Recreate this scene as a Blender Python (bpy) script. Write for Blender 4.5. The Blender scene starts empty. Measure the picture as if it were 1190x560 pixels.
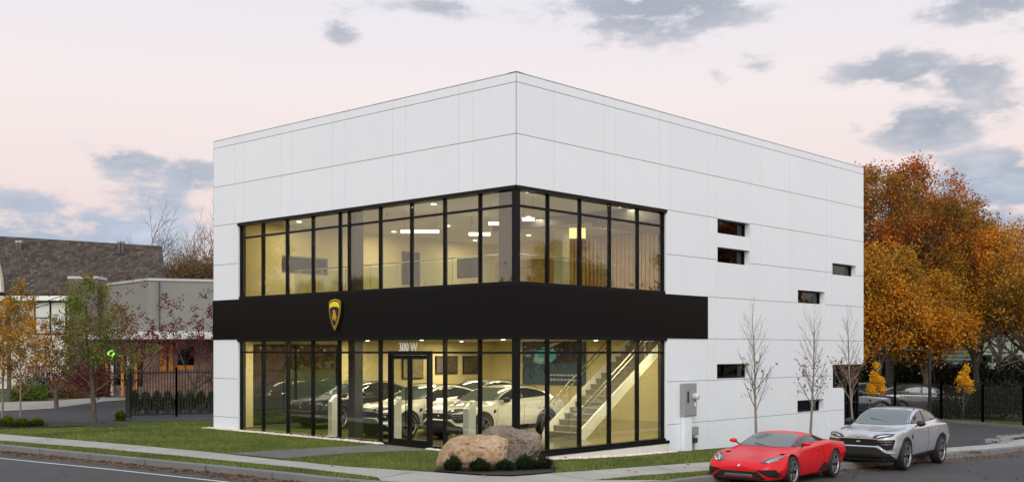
import bpy, bmesh, math, random
import numpy as np
from mathutils import Vector, Matrix
from mathutils.geometry import delaunay_2d_cdt
from mathutils.bvhtree import BVHTree

random.seed(7)
S = bpy.context.scene
COL = S.collection
CAMZ, F, CX, HY = 3.0, 1280.0, 595.0, 407.0
C0 = (0.113, 29.0)                       # the near corner of the showroom
R = (0.676, 0.737); L = (-0.737, 0.676)  # along its right and left faces
SS = lambda a, b, x: (lambda t: t*t*(3-2*t))(min(1, max(0, (x-a)/(b-a))))

ORD = 'first second third fourth fifth sixth seventh eighth ninth tenth eleventh twelfth thirteenth fourteenth'.split()
# ------------------------------------------------------------------ materials
MATS = {}
class NT:
    def __init__(s, name):
        s.m = bpy.data.materials.new(name); s.m.use_nodes = True
        s.t = s.m.node_tree; s.n = s.t.nodes; s.l = s.t.links
        s.b = s.n['Principled BSDF']; s.out = s.n['Material Output']
        MATS[name] = s.m
    def new(s, typ, **kw):
        n = s.n.new(typ)
        for k, v in kw.items():
            if k in ('op', 'operation'): n.operation = v
            else: n.inputs[k].default_value = v
        return n
    def link(s, a, b): s.l.new(a, b)
    def coord(s, kind='Object', scale=None):
        tc = s.new('ShaderNodeTexCoord')
        if scale is None: return tc.outputs[kind]
        mp = s.new('ShaderNodeMapping'); mp.inputs['Scale'].default_value = scale
        s.link(tc.outputs[kind], mp.inputs[0]); return mp.outputs[0]
    def noise(s, vec, scale, detail=4, rough=.55):
        n = s.new('ShaderNodeTexNoise', Scale=scale, Detail=detail, Roughness=rough)
        s.link(vec, n.inputs['Vector']); return n.outputs['Fac']
    def ramp(s, fac, stops):
        r = s.new('ShaderNodeValToRGB'); e = r.color_ramp.elements
        while len(e) < len(stops): e.new(.5)
        for i, (p, c) in enumerate(stops):
            e[i].position = p; e[i].color = (*c, 1) if len(c) == 3 else c
        s.link(fac, r.inputs[0]); return r.outputs[0]
    def mix(s, fac, a, b, mode='MIX'):
        m = s.new('ShaderNodeMix'); m.data_type = 'RGBA'; m.blend_type = mode
        for v, i in ((fac, 0), (a, 6), (b, 7)):
            if isinstance(v, (int, float)): m.inputs[i].default_value = v
            elif isinstance(v, tuple): m.inputs[i].default_value = (*v, 1)
            else: s.link(v, m.inputs[i])
        return m.outputs[2]
    def bump(s, h, dist, strength=1):
        b = s.new('ShaderNodeBump', Distance=dist, Strength=strength)
        s.link(h, b.inputs['Height']); s.link(b.outputs[0], s.b.inputs['Normal'])
    def base(s, c): s.link(c, s.b.inputs['Base Color'])

def simple(name, col, rough=.5, metal=0, coat=0, var=.0, scale=4, bump=0, spec=None):
    t = NT(name); b = t.b
    b.inputs['Base Color'].default_value = (*col, 1)
    b.inputs['Roughness'].default_value = rough; b.inputs['Metallic'].default_value = metal
    b.inputs['Coat Weight'].default_value = coat; b.inputs['Coat Roughness'].default_value = .03
    if spec is not None: b.inputs['Specular IOR Level'].default_value = spec
    if var or bump:
        v = t.coord('Object'); n = t.noise(v, scale)
        if var:
            lo = tuple(c*(1-var) for c in col); hi = tuple(min(1, c*(1+var)) for c in col)
            t.base(t.ramp(n, [(.3, lo), (.7, hi)]))
        if bump: t.bump(n, bump)
    return t.m

def emit(name, col, strength):
    t = NT(name); b = t.b
    b.inputs['Base Color'].default_value = (*col, 1)
    b.inputs['Emission Color'].default_value = (*col, 1)
    b.inputs['Emission Strength'].default_value = strength
    return t.m

def glass_mat(name, tint, ior=1.5, boost=1.0, rough=0.0):
    t = NT(name)
    tr = t.new('ShaderNodeBsdfTransparent'); tr.inputs[0].default_value = (*tint, 1)
    gl = t.new('ShaderNodeBsdfGlossy'); gl.inputs['Roughness'].default_value = rough
    lw = t.new('ShaderNodeLayerWeight', Blend=.5); r0 = ((ior-1)/(ior+1))**2*boost
    pw = t.new('ShaderNodeMath', op='POWER'); pw.inputs[1].default_value = 4.0
    mu = t.new('ShaderNodeMath', op='MULTIPLY_ADD'); mu.inputs[1].default_value = .9-r0; mu.inputs[2].default_value = r0; mu.use_clamp = True
    mx = t.new('ShaderNodeMixShader')
    t.link(lw.outputs['Facing'], pw.inputs[0]); t.link(pw.outputs[0], mu.inputs[0]); t.link(mu.outputs[0], mx.inputs[0])
    t.link(tr.outputs[0], mx.inputs[1]); t.link(gl.outputs[0], mx.inputs[2])
    t.link(mx.outputs[0], t.out.inputs[0]); return t.m

def leaf_mat(name, stops, clump=None, cs=.35):
    """leaf colour varies leaf by leaf, and in large patches of the crown by kind"""
    t = NT(name)
    g = t.new('ShaderNodeNewGeometry')
    c = t.ramp(g.outputs['Random Per Island'], stops)
    if clump:
        n = t.noise(t.coord('Object'), cs, 3)
        k = t.ramp(n, [(.42, (0, 0, 0)), (.58, (1, 1, 1))])
        c2 = t.ramp(g.outputs['Random Per Island'], clump)
        c = t.mix(k, c, c2)
    t.base(c); t.b.inputs['Roughness'].default_value = .6
    t.b.inputs['Specular IOR Level'].default_value = .2
    tl = t.new('ShaderNodeBsdfTranslucent'); t.link(c, tl.inputs[0])
    mx = t.new('ShaderNodeMixShader'); mx.inputs[0].default_value = .42
    t.link(t.b.outputs[0], mx.inputs[1]); t.link(tl.outputs[0], mx.inputs[2])
    t.link(mx.outputs[0], t.out.inputs[0]); return t.m

# ------------------------------------------------------------------ mesh helpers
def tag(o, label=None, cat=None, group=None, kind=None):
    if label: o['label'] = label
    if cat: o['category'] = cat
    if group: o['group'] = group
    if kind: o['kind'] = kind
    return o

def empty(name, loc=(0, 0, 0), rz=0, label=None, cat=None, group=None, parent=None, kind=None):
    o = bpy.data.objects.new(name, None); COL.objects.link(o)
    o.location = loc; o.rotation_euler = (0, 0, rz); o.parent = parent
    o.empty_display_size = .1
    return tag(o, label, cat, group, kind)

def link_mesh(name, verts, faces, mats, parent=None, loc=(0, 0, 0), smooth=False, mi=None, rz=0):
    me = bpy.data.meshes.new(name); me.from_pydata([tuple(v) for v in verts], [], faces)
    for m in (mats if isinstance(mats, (list, tuple)) else [mats]):
        me.materials.append(m if not isinstance(m, str) else MATS[m])
    if mi is not None: me.polygons.foreach_set('material_index', mi)
    if smooth: me.polygons.foreach_set('use_smooth', [True]*len(me.polygons))
    me.update()
    o = bpy.data.objects.new(name, me); COL.objects.link(o)
    o.parent = parent; o.location = loc; o.rotation_euler = (0, 0, rz)
    return o

class MB:
    """collects simple shapes into ONE mesh"""
    def __init__(s): s.v = []; s.f = []; s.mi = []; s.sm = []; s.cur = 0
    def add(s, vs, fs, smooth=False):
        k = len(s.v); s.v += [tuple(v) for v in vs]; s.f += [tuple(i+k for i in f) for f in fs]
        s.mi += [s.cur]*len(fs); s.sm += [smooth]*len(fs)
    def box(s, lo, hi, M=None):
        x0, y0, z0 = lo; x1, y1, z1 = hi
        vs = [Vector(p) for p in ((x0,y0,z0),(x1,y0,z0),(x1,y1,z0),(x0,y1,z0),(x0,y0,z1),(x1,y0,z1),(x1,y1,z1),(x0,y1,z1))]
        if M is not None: vs = [M @ v for v in vs]
        s.add(vs, [(0,3,2,1),(4,5,6,7),(0,1,5,4),(1,2,6,5),(2,3,7,6),(3,0,4,7)])
    def prism(s, poly, d0, d1, fn):
        """poly of 2D points, extruded from d0 to d1; fn(u, v, d) -> point"""
        n = len(poly)
        vs = [fn(u, v, d0) for u, v in poly]+[fn(u, v, d1) for u, v in poly]
        s.add(vs, [tuple(range(n))[::-1], tuple(range(n, 2*n))]+[(i, (i+1) % n, n+(i+1) % n, n+i) for i in range(n)])
    def tube(s, pts, rads, n=8, cap=True):
        pts = [Vector(p) for p in pts]
        if not isinstance(rads, (list, tuple)): rads = [rads]*len(pts)
        k = len(s.v); rings = []
        up = Vector((0, 0, 1))
        for i, p in enumerate(pts):
            d = (pts[min(i+1, len(pts)-1)]-pts[max(i-1, 0)]).normalized()
            a = d.cross(up if abs(d.z) < .95 else Vector((1, 0, 0))).normalized(); b = d.cross(a)
            rings.append([p+(a*math.cos(2*math.pi*j/n)+b*math.sin(2*math.pi*j/n))*rads[i] for j in range(n)])
        vs = [q for r in rings for q in r]
        fs = [(i*n+j, i*n+(j+1) % n, (i+1)*n+(j+1) % n, (i+1)*n+j) for i in range(len(pts)-1) for j in range(n)]
        s.add(vs, fs, True)
        if cap: s.add(rings[0], [tuple(range(n))]); s.add(rings[-1], [tuple(range(n))[::-1]])
    def lathe(s, prof, n=24, M=None, smooth=True):
        """prof [(r, z)] round z"""
        vs = []
        for r, z in prof:
            for j in range(n):
                a = 2*math.pi*j/n; v = Vector((r*math.cos(a), r*math.sin(a), z))
                vs.append(M @ v if M is not None else v)
        m = len(prof)
        fs = [(i*n+j, i*n+(j+1) % n, (i+1)*n+(j+1) % n, (i+1)*n+j) for i in range(m-1) for j in range(n)]
        s.add(vs, fs, smooth)
    def build(s, name, mats, parent=None, loc=(0, 0, 0), rz=0, bevel=0):
        o = link_mesh(name, s.v, s.f, mats, parent, loc, rz=rz)
        o.data.polygons.foreach_set('material_index', s.mi)
        o.data.polygons.foreach_set('use_smooth', s.sm)
        bm = bmesh.new(); bm.from_mesh(o.data); bmesh.ops.recalc_face_normals(bm, faces=bm.faces[:]); bm.to_mesh(o.data); bm.free()
        if bevel:
            md = o.modifiers.new('b', 'BEVEL'); md.width = bevel; md.segments = 2; md.limit_method = 'ANGLE'
        return o

def children(o): return [c for c in bpy.data.objects if c.parent == o]
def copy_tree(o, parent=None, matmap=None):
    c = o.copy(); COL.objects.link(c); c.parent = parent
    if matmap and c.type == 'MESH':
        for sl in c.material_slots:
            if sl.material and sl.material.name in matmap:
                m = matmap[sl.material.name]; sl.link = 'OBJECT'; sl.material = m
    for ch in children(o): copy_tree(ch, c, matmap)
    return c

# ------------------------------------------------------------------ where pixels of the survey picture lie in the place
def W(a, b, z): return (C0[0]+a*R[0]+b*L[0], C0[1]+a*R[1]+b*L[1], z)      # building coordinates: a along R, b along L
def ray(px, py): return ((px-CX)/F, 1.0, (HY-py)/F)
def at(px, py, Y): r = ray(px, py); return (r[0]*Y, Y, CAMZ+r[2]*Y)
def aR(px):   # distance along the right face that shows at column px
    u = (px-CX)/F; return (C0[1]*u-C0[0])/(R[0]-u*R[1])
def bL(px):
    u = (px-CX)/F; return (C0[1]*u-C0[0])/(L[0]-u*L[1])
def zR(px, py): Y = C0[1]+aR(px)*R[1]; return CAMZ+(HY-py)*Y/F
def zL(px, py): Y = C0[1]+bL(px)*L[1]; return CAMZ+(HY-py)*Y/F

# ------------------------------------------------------------------ terrain
def bez(pts, n=6):
    out = []
    for i in range(len(pts)-1):
        p0 = pts[max(i-1, 0)]; p1 = pts[i]; p2 = pts[i+1]; p3 = pts[min(i+2, len(pts)-1)]
        for k in range(n):
            t = k/n
            out.append(tuple(.5*((2*p1[j])+(-p0[j]+p2[j])*t+(2*p0[j]-5*p1[j]+4*p2[j]-p3[j])*t*t+(-p0[j]+3*p1[j]-3*p2[j]+p3[j])*t**3) for j in range(2)))
    out.append(tuple(pts[-1])); return out
KERB = [(-105, 97), (-60, 64.8)]+bez([(-30, 43.1), (-15, 32.3), (-6.94, 26.5), (-3.68, 24.1), (-1.6, 23.15), (.6, 23.05), (2.96, 24.1), (4.58, 25.6), (8.9, 29.6), (13.4, 33.8), (22, 41.7)])+[(60, 77), (110, 123)]
KA = np.array(KERB); KD = KA[1:]-KA[:-1]; KL2 = (KD**2).sum(1)
def kd(x, y):
    """signed distance to the kerb line, positive on the land side"""
    p = np.array([x, y]); t = np.clip(((p-KA[:-1])*KD).sum(1)/KL2, 0, 1)
    q = KA[:-1]+KD*t[:, None]; d = np.hypot(*(p-q).T); i = int(np.argmin(d))
    c = KD[i][0]*(y-KA[i][1])-KD[i][1]*(x-KA[i][0])
    return d[i]*(1 if c > 0 else -1)
def zs(x):
    return float(np.interp(x, [-100, -20, -5, 0, 5, 13.5, 20, 60, 200], [.25, .08, .04, 0, -.09, -.33, -.5, -1.0, -1.4]))
def land(x, y, d=None):
    if d is None: d = kd(x, y)
    z = zs(x)+.16
    z -= .30*SS(-1.5, 4, x)*SS(2.5, 8, d)*(1-SS(12, 20, x))
    z += .05*SS(0, 8, d)*(1-SS(-4, 0, x))+.14*SS(12, 40, d)*(1-SS(-10, 0, x))
    return z
def Gd(px, py, surf=land):
    """the ground point seen at a pixel"""
    r = ray(px, py); z = 0
    for _ in range(12):
        t = (z-CAMZ)/r[2]; x, y = r[0]*t, t; z = surf(x, y)
    return (x, y)
street_z = lambda x, y: zs(x)

def cut(poly, step):
    out = []
    n = len(poly)
    for i in range(n):
        a, b = poly[i], poly[(i+1) % n]; d = math.dist(a, b); k = max(1, int(d/step))
        out += [(a[0]+(b[0]-a[0])*j/k, a[1]+(b[1]-a[1])*j/k) for j in range(k)]
    return out
def inside(poly, x, y):
    c = False; n = len(poly); j = n-1
    for i in range(n):
        xi, yi = poly[i]; xj, yj = poly[j]
        if (yi > y) != (yj > y) and x < (xj-xi)*(y-yi)/(yj-yi)+xi: c = not c
        j = i
    return c
def sheet(name, poly, zf, mat, step=1.0, off=0.0, label=None, parent=None, kind='structure', extra=None, cat=None, thick=0):
    poly = cut(poly, step); n = len(poly)
    xs = [p[0] for p in poly]; ys = [p[1] for p in poly]
    pts = list(poly)
    g = []
    if extra is None:
        x = min(xs)+step*.5
        while x < max(xs):
            y = min(ys)+step*.5
            while y < max(ys):
                g.append((x, y)); y += step
            x += step
    else: g = extra
    pts += [p for p in g if inside(poly, *p)]
    V, E, Fc, _, _, _ = delaunay_2d_cdt([Vector(p) for p in pts], [(i, (i+1) % n) for i in range(n)], [], 1, 1e-4)
    vs = [(v.x, v.y, zf(v.x, v.y)+off) for v in V]
    fs = []
    for f in Fc:
        cx = sum(V[i].x for i in f)/len(f); cy = sum(V[i].y for i in f)/len(f)
        if not inside(poly, cx, cy): continue
        a, b, c = (V[i] for i in f[:3])
        fs.append(tuple(f) if (b-a).cross(c-a) > 0 else tuple(reversed(f)))
    o = link_mesh(name, vs, fs, mat, parent, smooth=True)
    tag(o, label, cat, kind=kind)
    return o

# ------------------------------------------------------------------ material library
t = NT('white_panel'); g = t.new('ShaderNodeNewGeometry')
c = t.ramp(g.outputs['Random Per Island'], [(0, (.755, .795, .85)), (1, (.77, .81, .865))])
v = t.coord('Object', (1, 1, .25)); k = t.ramp(t.noise(v, 1.3, 6, .65), [(.3, (.985, .985, .985)), (.7, (1.01, 1.01, 1.01))])
t.base(t.mix(1, c, k, 'MULTIPLY')); t.b.inputs['Roughness'].default_value = .32; t.b.inputs['Specular IOR Level'].default_value = .4
v2 = t.coord('Object'); t.bump(t.noise(v2, .9, 2), .006)
simple('panel_joint', (.16, .17, .19), .6)
simple('white_reveal', (.8, .8, .8), .4)
simple('black_panel', (.0045, .0045, .005), .35, spec=.12)
simple('black_metal', (.006, .0065, .0075), .4, spec=.15)
simple('dark_metal', (.035, .035, .04), .4)
simple('grey_metal', (.3, .32, .33), .4, .3)
simple('box_grey', (.27, .29, .3), .45)
simple('chrome', (.75, .75, .76), .18, 1)
simple('cream_wall', (.70, .61, .35), .7, var=.03, scale=1)
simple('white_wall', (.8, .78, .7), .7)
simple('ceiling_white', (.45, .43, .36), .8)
simple('showroom_tile', (.17, .155, .115), .12, var=.05, scale=1.5)
simple('wood_wall', (.5, .33, .13), .5, var=.15, scale=3)
simple('dark_void', (.01, .01, .011), .6)
simple('white_paint', (.78, .78, .75), .4)
simple('screen_black', (.008, .008, .01), .12)
simple('concrete_base', (.66, .65, .62), .8, var=.05, scale=5, bump=.004)
simple('steel_rail', (.7, .68, .62), .25, 1)
simple('stair_tread', (.26, .25, .21), .5)
simple('gold', (.75, .45, .06), .3, .6)
simple('emblem_yellow', (.85, .62, .03), .4)
simple('emblem_black', (.01, .01, .01), .3)
simple('poster_blue', (.035, .085, .17), .5)
simple('poster_cyan', (.08, .55, .85), .5)
simple('poster_dark', (.01, .012, .02), .5)
simple('poster_white', (.55, .6, .65), .5)
simple('picture_dark', (.10, .085, .07), .5, var=.5, scale=9)
simple('bark', (.085, .07, .055), .9, var=.35, scale=9, bump=.02)
simple('bark_pale', (.2, .175, .15), .9, var=.25, scale=14, bump=.01)
simple('mulch', (.035, .022, .016), .95, var=.45, scale=22, bump=.05)
simple('pebble_white', (.62, .56, .5), .8, var=.25, scale=9)
simple('granite_stone', (.20, .20, .21), .8, var=.25, scale=30, bump=.01)
simple('lamp_black', (.01, .01, .01), .5)
simple('tyre', (.012, .012, .013), .75)
simple('rim_dark', (.06, .06, .065), .3, .8)
simple('rim_silver', (.33, .33, .35), .3, .6)
simple('brake_steel', (.25, .25, .26), .4, .9)
simple('caliper_red', (.5, .02, .02), .4)
simple('car_red', (.60, .0025, .010), .3, .0, coat=.22, spec=.3)
simple('car_silver', (.50, .535, .59), .28, .5, coat=1)
simple('car_white', (.78, .78, .76), .3, 0, coat=1)
simple('car_black', (.01, .01, .011), .25, 0, coat=1)
simple('car_grey', (.16, .17, .18), .3, .6, coat=1)
simple('car_dark_blue', (.03, .04, .06), .3, .5, coat=1)
simple('car_trim', (.010, .010, .011), .5)
simple('car_void', (.004, .004, .004), .9)
simple('car_glass', (.02, .024, .027), .03, spec=1.0)
simple('car_cabin_glass', (.11, .135, .14), .05, spec=.9)
simple('lens', (.05, .055, .065), .08, spec=.6)
simple('lens_red', (.25, .01, .01), .1)
simple('wire', (.02, .02, .02), .6)
emit('lamp_warm', (1, .86, .55), 9)
emit('lamp_white', (1, .93, .80), 7)
emit('sign_green', (.25, 1, .05), 2.2)
emit('lit_panel', (.95, .78, .30), 1.3)
glass_mat('store_glass', (.88, .89, .83), 1.62, 1.8)
glass_mat('dark_glass', (.10, .10, .10), 1.5, 1.3)
glass_mat('rail_glass', (.85, .9, .87), 1.3, .6)

def m_asphalt(name, c, s=1):
    t = NT(name); v = t.coord('Object')
    a = t.ramp(t.noise(v, .22, 5, .6), [(.3, tuple(x*.78 for x in c)), (.72, tuple(x*1.25 for x in c))])
    st = t.coord('Object', (1.2, .07, 1))
    b = t.ramp(t.noise(v, 60, 3, .7), [(.35, (.55, .55, .55)), (.65, (1.4, 1.4, 1.4))])
    k = t.mix(1, a, b, 'MULTIPLY')
    vo = t.new('ShaderNodeTexVoronoi', Scale=.22); vo.feature = 'DISTANCE_TO_EDGE'; t.link(v, vo.inputs['Vector'])
    wv = t.noise(v, 1.1, 5, .7); ad = t.new('ShaderNodeMath', op='MULTIPLY_ADD'); t.link(wv, ad.inputs[0]); ad.inputs[1].default_value = .05; t.link(vo.outputs['Distance'], ad.inputs[2])
    cr = t.ramp(ad.outputs[0], [(.0255, (.45, .45, .45)), (.030, (1, 1, 1))])
    st_ = t.ramp(t.noise(v, .9, 6, .7), [(.34, (.80, .80, .81)), (.45, (1, 1, 1))])
    k = t.mix(1, k, cr, 'MULTIPLY'); k = t.mix(1, k, st_, 'MULTIPLY'); t.base(k); t.b.inputs['Roughness'].default_value = .8
    t.bump(t.noise(v, 90, 3), .006)
m_asphalt('asphalt', (.050, .048, .050))
m_asphalt('asphalt_drive', (.040, .040, .044))
m_asphalt('asphalt_path', (.105, .105, .112))
def m_concrete(name, c, joints=None):
    t = NT(name); v = t.coord('Object')
    a = t.ramp(t.noise(v, .8, 6, .65), [(.3, tuple(x*.80 for x in c)), (.7, tuple(x*1.1 for x in c))])
    b = t.ramp(t.noise(v, 18, 4, .7), [(.3, (.86, .86, .86)), (.7, (1.08, 1.08, 1.08))])
    k = t.mix(1, a, b, 'MULTIPLY'); t.base(k); t.b.inputs['Roughness'].default_value = .85
    t.bump(t.noise(v, 30, 3), .004)
m_concrete('concrete', (.36, .345, .325))
m_concrete('concrete_far', (.33, .30, .27))
m_concrete('kerb_granite', (.17, .17, .175))
t = NT('grass_ground'); v = t.coord('Object')
a = t.ramp(t.noise(v, .35, 5, .6), [(.3, (.065, .088, .020)), (.52, (.095, .118, .030)), (.72, (.15, .145, .052))])
b = t.ramp(t.noise(t.coord('Object', (1, 1, 1)), 9, 4, .7), [(.3, (.6, .6, .6)), (.7, (1.35, 1.35, 1.35))])
t.base(t.mix(1, a, b, 'MULTIPLY')); t.b.inputs['Roughness'].default_value = .9; t.b.inputs['Specular IOR Level'].default_value = .1
t.bump(t.noise(v, 30, 4, .8), .05)
t = NT('grass_far'); v = t.coord('Object')
t.base(t.ramp(t.noise(v, .2, 5, .6), [(.3, (.022, .024, .010)), (.7, (.05, .045, .022))])); t.b.inputs['Roughness'].default_value = 1
t = NT('grass_blade'); g = t.new('ShaderNodeNewGeometry')
c = t.ramp(g.outputs['Random Per Island'], [(0, (.055, .092, .016)), (.5, (.11, .170, .032)), (.85, (.165, .205, .052)), (1, (.28, .25, .11))])
n = t.ramp(t.noise(t.coord('Object'), .5, 4, .6), [(.3, (.65, .70, .6)), (.7, (1.35, 1.2, 1.25))])
t.base(t.mix(1, c, n, 'MULTIPLY')); t.b.inputs['Roughness'].default_value = .7; t.b.inputs['Specular IOR Level'].default_value = .2
leaf_mat('leaf_fallen', [(0, (.10, .045, .018)), (.6, (.22, .09, .03)), (1, (.33, .20, .08))])
leaf_mat('leaf_oak', [(0, (.20, .05, .012)), (.35, (.46, .115, .022)), (.7, (.62, .18, .03)), (1, (.70, .28, .05))],
         [(0, (.10, .085, .02)), (.5, (.25, .16, .03)), (1, (.46, .21, .035))], .30)
leaf_mat('leaf_gold', [(0, (.32, .12, .012)), (.4, (.60, .235, .02)), (.8, (.74, .34, .03)), (1, (.80, .46, .06))],
         [(0, (.13, .11, .02)), (.5, (.34, .20, .026)), (1, (.58, .30, .03))], .30)
leaf_mat('leaf_yellow', [(0, (.55, .26, .012)), (.5, (.85, .46, .02)), (1, (.9, .60, .04))])
leaf_mat('leaf_orange', [(0, (.36, .13, .015)), (.5, (.68, .31, .03)), (1, (.78, .50, .09))], [(0, (.11, .10, .02)), (1, (.34, .24, .05))], 1.2)
leaf_mat('leaf_olive', [(0, (.075, .11, .022)), (.6, (.19, .24, .045)), (1, (.30, .33, .07))], [(0, (.16, .08, .03)), (.5, (.26, .17, .04)), (1, (.20, .20, .05))], .6)
leaf_mat('leaf_rust', [(0, (.12, .045, .02)), (.6, (.30, .12, .05)), (1, (.40, .20, .08))])
leaf_mat('leaf_wine', [(0, (.06, .014, .018)), (.6, (.16, .032, .040)), (1, (.26, .07, .06))])
leaf_mat('leaf_dull', [(0, (.09, .055, .03)), (.6, (.18, .11, .055)), (1, (.28, .17, .08))])
leaf_mat('leaf_pink', [(0, (.35, .16, .09)), (1, (.55, .30, .18))])
leaf_mat('leaf_evergreen', [(0, (.012, .024, .010)), (.6, (.028, .050, .018)), (1, (.05, .08, .03))])
leaf_mat('leaf_bright_green', [(0, (.06, .10, .012)), (.6, (.13, .19, .02)), (1, (.22, .26, .05))])
leaf_mat('leaf_dark', [(0, (.010, .012, .008)), (.6, (.022, .026, .014)), (1, (.045, .04, .02))])
# rock
def m_rock(name, stops):
    t = NT(name); v = t.coord('Object')
    n = t.noise(v, 1.6, 8, .68); c = t.ramp(n, stops)
    k = t.ramp(t.noise(v, 14, 5, .7), [(.35, (.72, .70, .68)), (.65, (1.22, 1.2, 1.2))])
    t.base(t.mix(1, c, k, 'MULTIPLY')); t.b.inputs['Roughness'].default_value = .9
    t.bump(t.noise(v, 7, 8, .7), .09)
m_rock('rock_tan', [(.3, (.31, .195, .11)), (.5, (.46, .315, .19)), (.62, (.52, .385, .26)), (.75, (.60, .51, .41))])
m_rock('rock_grey', [(.3, (.11, .088, .070)), (.5, (.22, .180, .145)), (.62, (.30, .25, .205)), (.75, (.48, .44, .39))])
# shingle roof and bricks and clapboard
def m_brick(name, c1, c2, mortar, sx, rowh, bw, msize=.01, bumpd=.01, vert='YZ', var=.35, rz=0):
    t = NT(name); tc = t.new('ShaderNodeTexCoord'); mp = t.new('ShaderNodeMapping')
    t.link(tc.outputs['Object'], mp.inputs[0])
    mp.inputs['Rotation'].default_value = (math.radians(-90), 0, 0) if vert == 'XZ' else (0, 0, 0)
    br = t.new('ShaderNodeTexBrick'); br.inputs['Color1'].default_value = (*c1, 1); br.inputs['Color2'].default_value = (*c2, 1)
    br.inputs['Mortar'].default_value = (*mortar, 1); br.inputs['Scale'].default_value = 1; br.inputs['Mortar Size'].default_value = msize
    br.inputs['Brick Width'].default_value = bw; br.inputs['Row Height'].default_value = rowh
    t.link(mp.outputs[0], br.inputs[0])
    k = t.ramp(t.noise(mp.outputs[0], 1.1, 6, .7), [(.3, (1-var,)*3), (.7, (1+var,)*3)])
    t.base(t.mix(1, br.outputs[0], k, 'MULTIPLY')); t.b.inputs['Roughness'].default_value = .9
    inv = t.new('ShaderNodeMath', op='SUBTRACT'); inv.inputs[0].default_value = 1; t.link(br.outputs[1], inv.inputs[1])
    t.bump(inv.outputs[0], bumpd)
m_brick('red_brick', (.19, .085, .06), (.28, .15, .11), (.22, .19, .17), 1, .085, .26, .008, .01, 'XZ')
m_brick('shingle', (.032, .023, .017), (.10, .072, .052), (.022, .018, .016), 1, .19, .26, .014, .03, 'XZ', .5)
m_brick('clapboard_green', (.26, .33, .27), (.29, .36, .30), (.12, .15, .13), 1, .16, 8, .012, .01, 'XZ', .08)
m_brick('clapboard_cream', (.62, .58, .50), (.66, .62, .54), (.45, .42, .36), 1, .16, 9, .01, .01, 'XZ', .05)
simple('stucco_grey', (.225, .222, .205), .85, var=.06, scale=.8)
simple('stucco_dark', (.13, .122, .118), .85, var=.06, scale=.8)
simple('trim_grey', (.42, .43, .43), .5)
simple('trim_white', (.62, .62, .61), .5)
simple('orange_door', (.50, .17, .015), .5)
simple('window_white', (.55, .60, .60), .15, spec=.8)

# ------------------------------------------------------------------ world: dusk sky with blue-grey clouds
wd = bpy.data.worlds.new('World'); S.world = wd; wd.use_nodes = True
class WT(NT):
    def __init__(s): s.t = wd.node_tree; s.n = s.t.nodes; s.l = s.t.links
w = WT(); bg = w.n['Background']
tc = w.new('ShaderNodeTexCoord'); sp = w.new('ShaderNodeSeparateXYZ'); w.link(tc.outputs['Generated'], sp.inputs[0])
def M(op, *a, clamp=False):
    n = w.new('ShaderNodeMath', op=op); n.use_clamp = clamp
    for i, v in enumerate(a):
        if isinstance(v, (int, float)): n.inputs[i].default_value = v
        else: w.link(v, n.inputs[i])
    return n.outputs[0]
az = M('ARCTAN2', sp.outputs[0], sp.outputs[1])     # 0 straight down the view, positive to the right
el = M('ARCSINE', sp.outputs[2])
sky = w.new('ShaderNodeTexSky'); sky.sky_type = 'NISHITA'; sky.sun_disc = False
SUN_EL, SUN_AZ = 24, 178     # low sun far behind the camera, veiled
sky.sun_elevation = math.radians(SUN_EL); sky.sun_rotation = math.radians(SUN_AZ)
nish = w.mix(1, sky.outputs[0], (.085, .085, .085), 'MULTIPLY')
elr = M('DIVIDE', el, math.radians(30), clamp=True)
grad = w.ramp(elr, [(0, (.46, .47, .56)), (.10, (.66, .60, .63)), (.24, (.90, .72, .69)), (.42, (.96, .84, .81)), (.60, (.87, .835, .885)), (1, (.72, .77, .87))])
# the west behind the camera is brighter and warmer than the east in front
back = M('MULTIPLY_ADD', M('COSINE', az), -.5, .5, clamp=True)
backp = M('POWER', back, 1.5)
west = w.ramp(elr, [(0, (1.9, 1.35, .75)), (.15, (1.9, 1.55, 1.1)), (.5, (1.6, 1.5, 1.4)), (1, (1.25, 1.3, 1.4))])
base = w.mix(backp, grad, west)
base = w.mix(.14, base, nish)
# clouds
comb = w.new('ShaderNodeCombineXYZ'); w.link(M('MULTIPLY', az, 1.0), comb.inputs[0]); w.link(M('MULTIPLY', el, 2.3), comb.inputs[1])
nz = w.noise(comb.outputs[0], 14, 10, .62); nz2 = w.noise(comb.outputs[0], 3.2, 6, .55)
def px_az(px): return math.atan((px-CX)/F)
def px_el(px, py): return math.atan((HY-py)/math.hypot(F, px-CX))
CL = [(770,2,120,42,1.2), (398,32,22,26,.75), (520,8,75,12,.7), (875,68,32,18,.6), (835,88,26,12,.45), (545,58,20,14,.45),
      (1045,82,70,26,1.0), (1125,90,55,30,.85), (1078,146,58,26,1.2), (998,146,20,12,.6), (1170,120,40,30,.6), (1150,0,90,28,.9),
      (30,238,70,18,.9), (30,285,210,40,1.15), (150,188,62,16,.9), (165,205,60,14,.7), (185,232,70,26,.8), (225,205,50,30,.9), (100,262,140,26,.85),
      (1165,215,100,38,1.25), (1120,275,170,48,1.3), (870,8,60,14,.4), (700,48,50,16,.35), (100,345,500,40,1.0), (1160,345,300,40,.8)]
dens = None
for cx, cy, rw, rh, k in CL:
    a0, e0 = px_az(cx), px_el(cx, cy); ra = rw/F*.95; re = rh/F*.95
    q = M('ADD', M('POWER', M('DIVIDE', M('SUBTRACT', az, a0), ra), 2), M('POWER', M('DIVIDE', M('SUBTRACT', el, e0), re), 2))
    v = M('MULTIPLY', M('EXPONENT', M('MULTIPLY', q, -.9)), k)
    dens = v if dens is None else M('MAXIMUM', dens, v)
nn = M('MULTIPLY_ADD', nz, 6.4, -3.2)
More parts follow.
